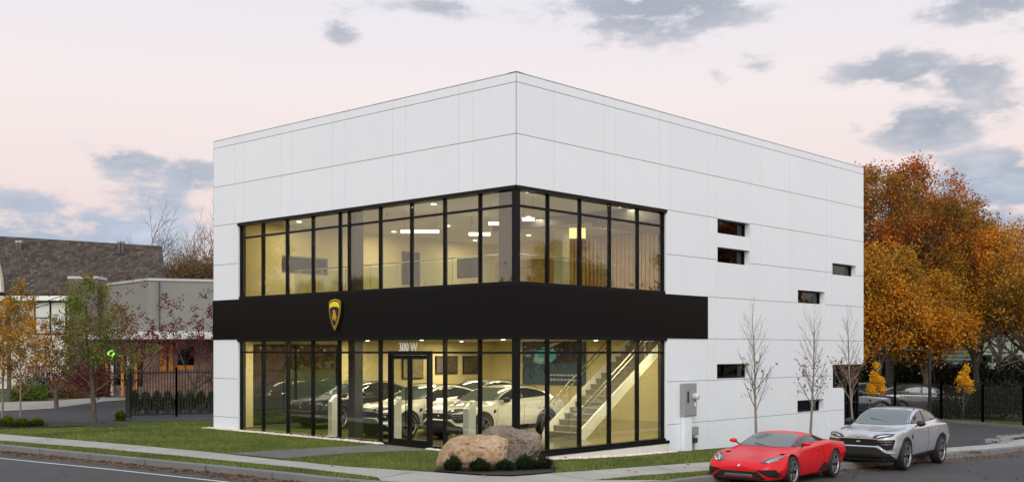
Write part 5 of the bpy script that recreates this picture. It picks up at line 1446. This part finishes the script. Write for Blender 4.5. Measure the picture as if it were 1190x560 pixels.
# darker tower box at its left end
mb = MB(); x0, y0 = XY(80, 64.5); x1, y1 = XY(113, 64.5); mb.box((x0, y0, 0), (x1, y0+1.4, H3(0, 324, 64.5))); T_ = empty('stair_tower', (x0, y0, 0), 0, 'dark grey stucco block rising at the left end of the flat-roofed shop', 'building')
fin(mb, 'wall', 'stucco_dark', T_)
mb = MB(); mb.box((x0-.06, y0-.06, H3(0, 324, 64.5)+.001), (x1+.06, y0+1.46, H3(0, 321, 64.5))); fin(mb, 'coping', 'trim_grey', T_)
# cream barn-like house with the big shingled roof
Yh = 76; hx0, hx1 = XY(-60, Yh)[0], XY(193, Yh)[0]; ze = H3(0, 339, Yh)
Hs = empty('cream_house', (hx0, Yh, 0), 0, 'cream house with a big weathered brown shingle roof', 'house')
mb = MB(); mb.box((hx0, Yh, 0), (hx1-5.5, Yh+11, ze-.35)); mb.box((hx1-5.49, Yh, 0), (hx1-.4, Yh+2, ze-.35)); fin(mb, 'wall', 'clapboard_cream', Hs)
zr_ = H3(0, 289, Yh+5.5); z_l = H3(0, 281, Yh+5.5)
mb = MB(); n_ = 26
def roofz(t): return t
vsr = []
lx, rx_ = hx0-.3, hx1
mb.add([(lx, Yh-.5, ze-.3), (rx_+.25, Yh-.5, ze-.3), (XY(188, Yh+5.5)[0], Yh+5.5, zr_), (lx, Yh+5.5, z_l+.3), (lx, Yh-.5, ze-.12), (rx_+.25, Yh-.5, ze-.12), (XY(188, Yh+5.5)[0], Yh+5.5, zr_+.2), (lx, Yh+5.5, z_l+.5)], [(0,3,2,1),(4,5,6,7),(0,1,5,4),(1,2,6,5),(2,3,7,6),(3,0,4,7)])
mb.add([(lx, Yh+11.5, ze), (XY(182, Yh+11.5)[0], Yh+11.5, ze), (XY(188, Yh+5.5)[0], Yh+5.502, zr_+.2), (lx, Yh+5.502, z_l+.5)], [(0, 1, 2, 3)])
rf = fin(mb, 'roof', 'shingle', Hs)
mb = MB(); mb.box((hx0, Yh-.55, ze-.62), (hx1, Yh-.45, ze-.301)); fin(mb, 'eaves_board', 'white_paint', Hs)
for u in (18.5, 22, 137.5, 141.5):
    x = XY(u, Yh+4)[0]; mb = MB(); zz = H3(0, 289, Yh+4); mb.lathe([(.0, .0), (.12, 0), (.12, .75), (.16, .78), (.16, .95), (0, .95)], 10, Matrix.Translation((x, Yh+4.2, zz-.35))); fin(mb, 'vent_pipe', 'grey_metal', rf)
def hwin(px0, px1, y0, y1, bars=2):
    x0, x1 = XY(px0, Yh)[0], XY(px1, Yh)[0]; z1, z0 = H3(0, y0, Yh), H3(0, y1, Yh)
    mb = MB(); f_ = .10
    for q in ((x0, x1, z1-f_, z1), (x0, x1, z0, z0+f_), (x0, x0+f_, z0+f_, z1-f_), (x1-f_, x1, z0+f_, z1-f_), ((x0+x1)/2-.06, (x0+x1)/2+.06, z0+f_, z1-f_), (x0+f_, (x0+x1)/2-.06, (z0+z1)/2-.03, (z0+z1)/2+.03)): mb.box((q[0], Yh-.08, q[2]), (q[1], Yh-.001, q[3]))
    wf = fin(mb, 'window', 'black_metal', Hs)
    mb = MB(); mb.box((x0+f_, Yh-.04, z0+f_), (x1-f_, Yh-.02, z1-f_)); fin(mb, 'glass', 'window_white', wf)
hwin(40, 78, 349.5, 388.5); hwin(-20, 9, 352, 388)
# dormer gable cut by the left edge
x0 = XY(-30, 70)[0]; x1 = XY(6, 70)[0]; 
mb = MB(); mb.prism([(XY(-40, 75)[0], H3(0, 339, 75)), (XY(2, 75)[0], H3(0, 339, 75)), (XY(1, 75)[0], H3(0, 325, 75)), (XY(-3, 75)[0], H3(0, 306, 75)), (XY(-40, 75)[0], H3(0, 280, 75))], 75, 75.4, lambda u, v, d: (u, d, v)); fin(mb, 'dormer', 'clapboard_cream', Hs)
# utility wires from the left edge
for i, (ya, yb, lab) in enumerate(((349, 336.5, 'upper black overhead cable crossing in front of the cream house'), (353, 341, 'lower black overhead cable crossing in front of the cream house'))):
    p, q = Vector(at(-60, ya+8, 58)), Vector(at(85, yb+2, 64)); mb = MB(); pts = [p.lerp(q, t/10)-Vector((0, 0, .5*4*(t/10)*(1-t/10))) for t in range(11)]
    mb.tube(pts, .022, 5); tag(mb.build('overhead_cable', 'wire'), lab, 'cable')
# utility pole brown at px 10
x, y = XY(10.5, 58); mb = MB(); mb.tube([(0, 0, -.2), (0, 0, H3(0, 345, 58))], [.12, .10], 8); tag(mb.build('utility_pole', 'bark', None, (x, y, 0)), 'slim brown pole before the cream house at the left edge', 'pole')
# low concrete wall with railing in front of the cream house
p0, p1 = Gd(28, 464), Gd(100, 456); Wl = empty('retaining_wall', (*p0, land(*p0)), 0, 'low concrete retaining wall across the car park', 'wall')
mb = MB(); wallbox(mb, *p0, *p1, .0, 1.1, .3); fin(mb, 'wall', 'concrete_far', Wl)
mb = MB(); d = Vector((p1[0]-p0[0], p1[1]-p0[1], 0))
for k in range(26): q = Vector((*p0, 0))+d*k/25; mb.tube([q+Vector((0, .15, 1.08)), q+Vector((0, .15, 2.1))], .025, 4)
for zz in (2.1, 1.2): mb.tube([Vector((p0[0], p0[1]+.15, zz)), Vector((p1[0], p1[1]+.15, zz))], .03, 4)
fin(mb, 'railing', 'dark_metal', Wl)

# ---------------- fences
def picket_fence(name, pts, h, gap, label, mats='lamp_black', rails=(.12, .9), r=.010, post=2.4, pr=.035, zf=land, mesh=False):
    z0 = zf(*pts[0]); F_ = empty(name, (*pts[0], z0), 0, label, 'fence')
    L_ = 0; mb = MB(); pb = []
    for a, b in zip(pts, pts[1:]):
        d = math.dist(a, b); n = max(1, int(d/gap)); dx, dy = (b[0]-a[0])/d, (b[1]-a[1])/d
        for k in range(n+1):
            x = a[0]+dx*d*k/n; y = a[1]+dy*d*k/n; z = zf(x, y)
            mb.add(*box_at(x, y, z+.06, z+h, r, r))
        for rr in rails:
            m = max(1, int(d/1.5))
            for k in range(m):
                xa, ya = a[0]+dx*d*k/m, a[1]+dy*d*k/m; xb, yb = a[0]+dx*d*(k+1)/m, a[1]+dy*d*(k+1)/m
                mb.tube([(xa, ya, zf(xa, ya)+h*rr), (xb, yb, zf(xb, yb)+h*rr)], r*1.7, 4)
        npo = max(1, int(d/post))
        for k in range(npo+1):
            x = a[0]+dx*d*k/npo; y = a[1]+dy*d*k/npo; pb.append((x, y))
    fin(mb, 'panel', mats, F_)
    for x, y in pb:
        m2 = MB(); z = zf(x, y); m2.add(*box_at(x, y, z-.1, z+h*1.04, pr, pr)); fin(m2, 'post', mats, F_)
    return F_
def box_at(x, y, z0, z1, rx, ry):
    return ([(x-rx, y-ry, z0), (x+rx, y-ry, z0), (x+rx, y+ry, z0), (x-rx, y+ry, z0), (x-rx, y-ry, z1), (x+rx, y-ry, z1), (x+rx, y+ry, z1), (x-rx, y+ry, z1)], [(0,3,2,1),(4,5,6,7),(0,1,5,4),(1,2,6,5),(2,3,7,6),(3,0,4,7)])
fa = XY(150, 44.5); fb = XY(262, 46.5); 
picket_fence('picket_fence', [fa, XY(205, 45.4), fb, (XY(330, 50))], 1.95, .115, 'black metal picket fence running from the lawn to behind the white building', post=3.3, rails=(.06, .93), r=.014)
mb = MB(); mb.add(*box_at(fa[0]-.02, fa[1]-.02, land(*fa)-.1, land(*fa)+2.1, .09, .09)); tag(mb.build('gate_post', 'lamp_black'), 'thick black post at the left end of the picket fence', 'post')
# black mesh fence along the far side of the driveway, right
fr_pts = [Gd(996, 483.5), Gd(1040, 486), Gd(1094, 489.8), Gd(1142, 493.5), Gd(1190, 497.5), Gd(1250, 503)]
picket_fence('mesh_fence', fr_pts, 1.75, .08, 'black mesh fence along the far side of the right driveway', rails=(.03, .5, .98), r=.006, post=2.6, pr=.04)
strip_p = [Gd(p[0], p[1]) for p in ((996, 484), (1040, 486.5), (1094, 490.3), (1142, 494), (1190, 498), (1250, 503.5))]
mb = MB()
for a, b in zip(strip_p, strip_p[1:]): wallbox(mb, *a, *b, land(*a)-.1, land(*a)+.12, .15)
tag(mb.build('driveway_kerb', 'kerb_granite'), kind='structure')
for i, (px, py) in enumerate(((1048, 474), (1088, 478), (1108, 482), (1131, 485), (1155, 484), (1176, 486), (1198, 488), (1030, 472))):
    x, y = Gd(px, py+3); y += 1.5; clump('bush', ['brown bush left of the lamp post behind the mesh fence', 'low olive bush before the parked grey car behind the mesh fence', 'olive bush behind the mesh fence, right of the slim yellow tree', 'dark bush behind the mesh fence, fourth from the white building', 'dark bush behind the mesh fence before the green house', 'dark bush behind the mesh fence, second from the right edge', 'dark bush behind the mesh fence at the right edge', 'dark bush behind the mesh fence nearest the white building'][i], 'bush', (x, y, land(x, y)), 1.5, 1.0, (.8, .7, .9, 1.4, 1.8, 1.9, 1.9, 1.2)[i], 200, .14, 'leaf_dull' if i in (0, 1) else 'leaf_dark', 120+i)
# dark evergreen hedge row behind the parked cars
for i, px in enumerate(range(1000, 1215, 18)):
    Y = 66+((i*7) % 4); l_ = tloc(px, Y); clump('hedge_bush', ORD[i]+' dark hedge bush from the white building, behind the parked cars', 'hedge', l_, 1.7, 1.2, 2.5+(i*5 % 3)*.25, 300, .24, 'leaf_dark', 140+i, 'hedge bushes behind the parked cars')
# lamp post
l_ = tloc(1080.5, 53); LP_ = empty('lamp_post', l_, 0, 'black lamp post with a short arm behind the mesh fence', 'lamp post')
hp = Hof(405, 53, l_); mb = MB(); mb.tube([(0, 0, 0), (0, 0, hp)], [.10, .07], 8); mb.build('pole', 'lamp_black', LP_)
mb = MB(); mb.tube([(0, 0, hp-.1), (-.9, 0, hp-.05)], .03, 6); mb.build('arm', 'lamp_black', LP_); mb = MB(); mb.box((-1.3, -.15, hp-.12), (-.85, .15, hp)); mb.build('lamp_head', 'lamp_black', LP_, bevel=.02)
# pale green house
Yg = 84; x0, x1 = XY(1141, Yg)[0], XY(1260, Yg)[0]; GH = empty('green_house', (x0, Yg, -1), 0, 'pale green clapboard house between the trees at the right edge', 'house')
mb = MB(); mb.box((x0, Yg, -1.2), (x1, Yg+8, H3(0, 398, Yg))); mb.prism([(x0, H3(0, 398, Yg)), (x1, H3(0, 398, Yg)), ((x0+x1)/2, H3(0, 350, Yg))], Yg, Yg+8, lambda u, v, d: (u, d, v)); fin(mb, 'wall', 'clapboard_green', GH)
mb = MB()
for s_ in (0, 1):
    a = (x0-.4 if s_ == 0 else x1+.4, H3(0, 400, Yg)); b = ((x0+x1)/2, H3(0, 349, Yg))
    mb.prism([a, b, (b[0], b[1]+.2), (a[0], a[1]+.2)], Yg-.3, Yg+8.3, lambda u, v, d: (u, d, v))
fin(mb, 'roof', 'shingle', GH)
for u in (1181, 1146):
    xx = XY(u, Yg)[0]; mb = MB(); mb.box((xx-.45, Yg-.06, H3(0, 421, Yg)), (xx+.45, Yg-.001, H3(0, 412, Yg))); wf = fin(mb, 'window', 'dark_metal', GH)
    mb = MB(); mb.box((xx-.36, Yg-.07, H3(0, 420, Yg)), (xx+.36, Yg-.061, H3(0, 413, Yg))); fin(mb, 'glass', 'dark_glass', wf)
# parked cars behind the fence
GREY = {'car_silver': MATS['car_grey']}; DK = {'car_silver': MATS['car_dark_blue']}
def far_car(px, Y, ang, mm, name, label):
    x, y = XY(px, Y); c = copy_tree(ur, None, mm); c.name = name; c['label'] = label; c.location = (x, y, land(x, y)); c.rotation_euler = (0, 0, ang); return c
far_car(1135, 56.5, 3.0, GREY, 'sport_utility_car', 'grey car parked behind the mesh fence next to the slim yellow tree')
far_car(1042, 55, 3.05, DK, 'sport_utility_car', 'dark car parked behind the mesh fence left of the lamp post')
far_car(1078, 60.5, 3.1, DK, 'sport_utility_car', 'dark car parked in the second row behind the lamp post')
# stone edging where the pavement meets the driveway, right
p = g((1155, 515), (1168, 510.5), (1190, 507), (1230, 505), (1240, 508), (1190, 510), (1172, 512.5), (1160, 516))
sheet('stone_edging', p, lambda x, y: land(x, y)+.10, 'granite_stone', .8, .0)
mb = MB(); rg = np.random.default_rng(3)
for k in range(46):
    a, b = p[k % 3], p[k % 3+1]; t_ = rg.uniform(); x = a[0]+(b[0]-a[0])*t_+rg.normal(0, .1); y = a[1]+(b[1]-a[1])*t_+rg.normal(0, .1); r_ = rg.uniform(.08, .16)
    mb.add([(x+px_*r_*rg.uniform(.8, 1.2), y+py_*r_*rg.uniform(.8, 1.2), land(x, y)+.06+pz_*r_) for px_, py_, pz_ in ((-1,-1,-.5),(1,-1,-.5),(1,1,-.5),(-1,1,-.5),(-.8,-.8,.5),(.8,-.8,.6),(.8,.8,.5),(-.8,.7,.6))], [(0,3,2,1),(4,5,6,7),(0,1,5,4),(1,2,6,5),(2,3,7,6),(3,0,4,7)])
tag(mb.build('edging_stones', 'granite_stone'), kind='stuff')

# ================================================================== BOULDERS
def boulder(name, label, outline, Y, depth, mat, seed):
    """outline in the survey picture gives width and height at depth Y; the stone is a solid lump"""
    from mathutils import noise as mn
    pts = [(( (px-CX)/F*Y), CAMZ+(HY-py)*Y/F) for px, py in outline]
    cx = sum(p[0] for p in pts)/len(pts); cz = sum(p[1] for p in pts)/len(pts)
    bm = bmesh.new(); bmesh.ops.create_icosphere(bm, subdivisions=5, radius=1)
    ang = sorted([(math.atan2(z-cz, x-cx), math.hypot(x-cx, z-cz)) for x, z in pts]); ang = [(ang[-1][0]-2*math.pi, ang[-1][1])]+ang+[(ang[0][0]+2*math.pi, ang[0][1])]
    for v in bm.verts:
        d = v.co.normalized(); h = math.hypot(d.x, d.z); a = math.atan2(d.z, d.x); r_ = 1
        for (a0, r0), (a1, r1) in zip(ang, ang[1:]):
            if a0 <= a <= a1: t_ = (a-a0)/(a1-a0+1e-9); r_ = r0+(r1-r0)*t_; break
        hh = min(1, h**.55) if h > 0 else 0
        x = math.cos(a)*r_*hh; z = math.sin(a)*r_*hh; y = d.y*depth/2
        p = Vector((x, y, z))
        vv = mn.voronoi(p*1.9+Vector((seed, seed, 0)))[0]; nz_ = mn.fractal(p*1.3+Vector((seed, 0, 0)), 1, 2, 5)*.13+mn.fractal(p*6+Vector((0, seed, 0)), 1, 2, 5)*.05+(vv[0]-.35)*.22-(.05 if vv[1]-vv[0] < .06 else 0)
        cell = mn.cell(p*3.2+Vector((seed*3, 1, 2)))*.02
        v.co = p+d*(nz_*(.35+.65*abs(d.y))+cell*.3)
    bmesh.ops.recalc_face_normals(bm, faces=bm.faces[:])
    me = bpy.data.meshes.new(name); bm.to_mesh(me); bm.free(); me.materials.append(MATS[mat])
    me.polygons.foreach_set('use_smooth', [False]*len(me.polygons))
    o = bpy.data.objects.new(name, me); COL.objects.link(o); o.location = (cx, Y+depth*.25, cz); return tag(o, label, 'boulder')
boulder('boulder', 'grey-brown angular boulder behind the tan one, before the glass corner', [(560, 508), (568, 499), (582, 495), (592, 497), (600, 500), (613, 502), (628, 507), (630, 516), (625, 527), (618, 533), (612, 547), (585, 552), (566, 552), (558, 530)], 28.2, 1.5, 'rock_grey', 3)
boulder('boulder', 'tan orange boulder in the mulch bed in front of the grey one', [(508, 541), (510, 530), (519, 514), (526, 510), (545, 508), (563, 508), (580, 509), (589, 511), (590, 519), (587, 530), (582, 544), (576, 550), (540, 553), (515, 552), (508, 546)], 26.7, 1.0, 'rock_tan', 8)

# ================================================================== ELECTRIC BOX AND PIPES ON THE RIGHT FACE
ea0, ea1 = aR(790), aR(803.5); z1, z0 = zR(795, 445), zR(795, 483.5)
EB = empty('electric_cabinet', fr((ea0+ea1)/2, z0, .1), 0, 'grey electric cabinet with a round meter on the white wall', 'electric cabinet')
mb = MB(); slab(mb, fr, ea0, ea1, z0, z1, .03, .2); fin(mb, 'body', 'box_grey', EB, bevel=.012)
mb = MB(); slab(mb, fr, ea0+.04, ea1-.04, z0+.05, z1-.04, .201, .215); fin(mb, 'door', 'box_grey', EB, bevel=.006)
cm_ = Vector(fr(ea1-.16, z1-.42, .21)); nM = Matrix.Translation(cm_) @ Vector((-L[0], -L[1], 0)).to_track_quat('Z', 'Y').to_matrix().to_4x4()
mb = MB(); mb.lathe([(0, .16), (.08, .155), (.10, .12), (.105, .0)], 20, nM); fin(mb, 'meter', 'window_white', EB)
mb = MB(); slab(mb, fr, ea0+.10, ea0+.14, z0+.45, z1-.25, .216, .26); fin(mb, 'lever', 'dark_metal', EB)
mb = MB(); slab(mb, fr, ea1-.16, ea1-.07, z0+.32, z0+.44, .216, .219); fin(mb, 'label_plate', 'white_paint', EB)
ga = aR(797.5); gz_ = land(*fr(ga, 0, .15)[:2])
CP = empty('cable_cover', fr(aR(794.5), gz_, .1), 0, 'white cable cover running from the electric cabinet to the ground', 'cable cover')
mb = MB(); slab(mb, fr, aR(790.8), aR(798.8), gz_-.1, z0, .012, .17); fin(mb, 'cover', 'white_panel', CP)
z1b, z0b = zR(803, 495), zR(803, 505); gx = empty('meter_box', fr(aR(803), z0b, .1), 0, 'small grey box with pipes under the electric cabinet', 'meter box')
mb = MB(); slab(mb, fr, aR(800), aR(806.5), z0b, z1b, .03, .18); fin(mb, 'body', 'box_grey', gx, bevel=.01)
mb = MB(); slab(mb, fr, aR(801), aR(805.5), zR(803, 514), zR(803, 508), .05, .18); fin(mb, 'junction', 'dark_metal', gx, bevel=.01)
mb = MB(); q = aR(803.2); mb.tube([fr(q, z0b, .1), fr(q, gz_-.3, .1)], .028, 8); mb.tube([fr(q-.12, zR(803, 509), .1), fr(q-.12, gz_-.3, .1)], .018, 8); fin(mb, 'pipe', 'grey_metal', gx)
# low white box at the foot of the wall beside the sill
mb = MB(); a0, a1 = aR(778), aR(791); slab(mb, fr, a0, a1, gz_-.3, zR(784, 524.5), .002, .05); o = fin(mb, 'plinth', 'white_panel')

# ================================================================== GRASS BLADES, LEAVES ON THE ROAD
def scatter(poly, n, rg):
    xs = np.array([p[0] for p in poly]); ys = np.array([p[1] for p in poly]); P = []
    px_ = rg.uniform(xs.min(), xs.max(), n*6); py_ = rg.uniform(ys.min(), ys.max(), n*6); c = np.zeros(len(px_), bool); j = len(poly)-1
    for i in range(len(poly)):
        xi, yi = poly[i]; xj, yj = poly[j]
        cond = ((yi > py_) != (yj > py_)) & (px_ < (xj-xi)*(py_-yi)/(yj-yi+1e-12)+xi); c ^= cond; j = i
    P = np.stack([px_[c], py_[c]], 1)[:n]; return P
rg = np.random.default_rng(11)
lawnL = g((-20, 500), (0, 499), (95, 496), (150, 494), (200, 490), (248, 490.5), (250, 499)) + [W(-.33, b_, 0)[:2] for b_ in (14.3, 10, 5.2)] + [Gd(437, 517), Gd(420, 518.1), Gd(380, 519.9), Gd(330, 522.9), Gd(262, 526.7), Gd(240, 524.8), Gd(120, 513.8), Gd(0, 504.1), Gd(-20, 503)]
lawnM = g((331, 533.4), (365, 530.2), (400, 527.6), (420, 526.3), (460, 524.9), (503, 523.6), (520, 527), (545, 530), (560, 533), (515, 541), (503.5, 548.4), (403, 542.1))
lawnR = g((620, 536), (650, 536.8), (700, 534.8), (777, 529.2), (800, 524.8), (880, 517.5), (980, 508), (1003, 519), (1080, 519.5), (960, 527.6), (824, 536.6), (735, 543), (678, 547.3), (646, 549.3), (644, 540))
strL = g((-20, 509.2), (0, 512.2), (110, 520.8), (200, 529.3), (280, 537.3), (360, 545.3), (438, 554.8)); strL = strL+[p_ for p_ in off_curve(.17)[::-1] if -16.5 < p_[0] < -3.2]
strR = g((690, 558.1), (745, 552.8), (823.9, 547.2), (960, 535.8), (1103, 526.6), (1142, 524.2)); strR = strR+[p_ for p_ in off_curve(.17)[::-1] if 3.2 < p_[0] < 14.6]
Ps = [scatter(lawnL, 60000, rg), scatter(lawnM, 16000, rg), scatter(lawnR, 40000, rg), scatter(strL, 26000, rg), scatter(strR, 24000, rg)]
Pg = np.concatenate(Ps)
from functools import lru_cache
gx0, gy0, gs = -26, 20, .5; GN = 120
ZG = np.array([[land(gx0+i*gs, gy0+j*gs) for j in range(GN)] for i in range(GN)])
fi = np.clip((Pg[:, 0]-gx0)/gs, 0, GN-2); fj = np.clip((Pg[:, 1]-gy0)/gs, 0, GN-2); i0 = fi.astype(int); j0 = fj.astype(int); u_ = fi-i0; v_ = fj-j0
zz = ZG[i0, j0]*(1-u_)*(1-v_)+ZG[i0+1, j0]*u_*(1-v_)+ZG[i0, j0+1]*(1-u_)*v_+ZG[i0+1, j0+1]*u_*v_
N = len(Pg); a = rg.uniform(0, 6.28, N); h_ = rg.uniform(.025, .06, N); lean = rg.normal(0, .02, (N, 2)); w_ = rg.uniform(.006, .012, N)
b0 = np.stack([Pg[:, 0]-np.cos(a)*w_, Pg[:, 1]-np.sin(a)*w_, zz-.005], 1); b1 = np.stack([Pg[:, 0]+np.cos(a)*w_, Pg[:, 1]+np.sin(a)*w_, zz-.005], 1); tp = np.stack([Pg[:, 0]+lean[:, 0], Pg[:, 1]+lean[:, 1], zz+h_], 1)
tag(leaf_obj('grass', np.stack([b0, b1, tp], 1).reshape(-1, 3), np.arange(N*3).reshape(-1, 3), 'grass_blade'), kind='stuff')
# fallen leaves: most along the gutter at the left, some on lawn and road
L2 = []
KF = [];
for a_, b_ in zip(KERB, KERB[1:]):
    k = max(1, int(math.dist(a_, b_)/.5)); KF += [(a_[0]+(b_[0]-a_[0])*j/k, a_[1]+(b_[1]-a_[1])*j/k) for j in range(k)]
KF = [p_ for p_ in KF if -20 < p_[0] < 22]
for k in range(3600):
    p_ = KF[rg.integers(0, len(KF))]
    if p_[0] > 0 and rg.uniform() < .72: continue
    cl = .5+.5*math.sin(p_[0]*2.1)*math.sin(p_[0]*.7+1)
    if rg.uniform() > .25+cl: continue
    off = -abs(rg.normal(.12, .28)); n_ = off_curve(off, base=[p_, (p_[0]+.8, p_[1]-.6)] if p_[0] < 0 else [p_, (p_[0]+.7, p_[1]+.7)])[0]
    L2.append((n_[0]+rg.normal(0, .2), n_[1]+rg.normal(0, .05), 0))
for k in range(160):
    x = rg.uniform(2, 16); y = rg.uniform(22, 40)
    if kd(x, y) < -.1: L2.append((x, y, 0))
for k in range(150):
    x = rg.uniform(-18, 12); y = rg.uniform(24, 40)
    if kd(x, y) > .2 and not (x > -10 and y > 33): L2.append((x, y, 1))
V = []
for x, y, s_ in L2:
    z = (land(x, y)+.045) if s_ else zs(x)+.012
    if not s_ and kd(x, y) > -.03: continue
    a_ = rg.uniform(0, 6.28); r_ = rg.uniform(.035, .075); c_, d_ = math.cos(a_)*r_, math.sin(a_)*r_; t1, t2 = rg.uniform(0, .035, 2)
    V += [(x-c_, y-d_, z), (x+d_*.6, y-c_*.6, z+t1), (x+c_, y+d_, z+.005), (x-d_*.6, y+c_*.6, z+t2)]
tag(leaf_obj('fallen_leaves', np.array(V), np.arange(len(V)).reshape(-1, 4), 'leaf_fallen'), kind='stuff')

# woods beyond the left side road, mirrored in the left glazing, and a few distant masses behind the houses
def woods(name, pts, h, n, size, mat, seed, trunkn=14):
    rg = np.random.default_rng(seed); tips = []
    for k in range(n):
        i = rg.integers(0, len(pts)-1); t_ = rg.uniform(); x = pts[i][0]+(pts[i+1][0]-pts[i][0])*t_; y = pts[i][1]+(pts[i+1][1]-pts[i][1])*t_
        hh = h*(.65+.35*math.sin(x*.13+y*.09+seed)*math.sin(x*.31-y*.2)); zz_ = hh*rg.uniform(0, 1)**.6; tips.append((Vector((x+rg.normal(0, 2.5), y+rg.normal(0, 2.5), zz_)), None))
    V, Fq = leaves(tips, rg, 12, .8, size); return tag(leaf_obj(name, V, Fq, mat), kind='stuff')
woods('distant_woods', [(-85, 5), (-90, 30), (-92, 60), (-90, 88)], 11, 3800, .8, 'leaf_gold', 5)
woods('distant_woods', [(-110, 140), (-60, 150), (-10, 155), (60, 140), (110, 120)], 9, 2600, 1.1, 'leaf_dull', 6)
woods('distant_woods', [(90, 15), (100, 50), (112, 85), (85, 105), (50, 112), (34, 108)], 13, 3200, 1.0, 'leaf_oak', 7)
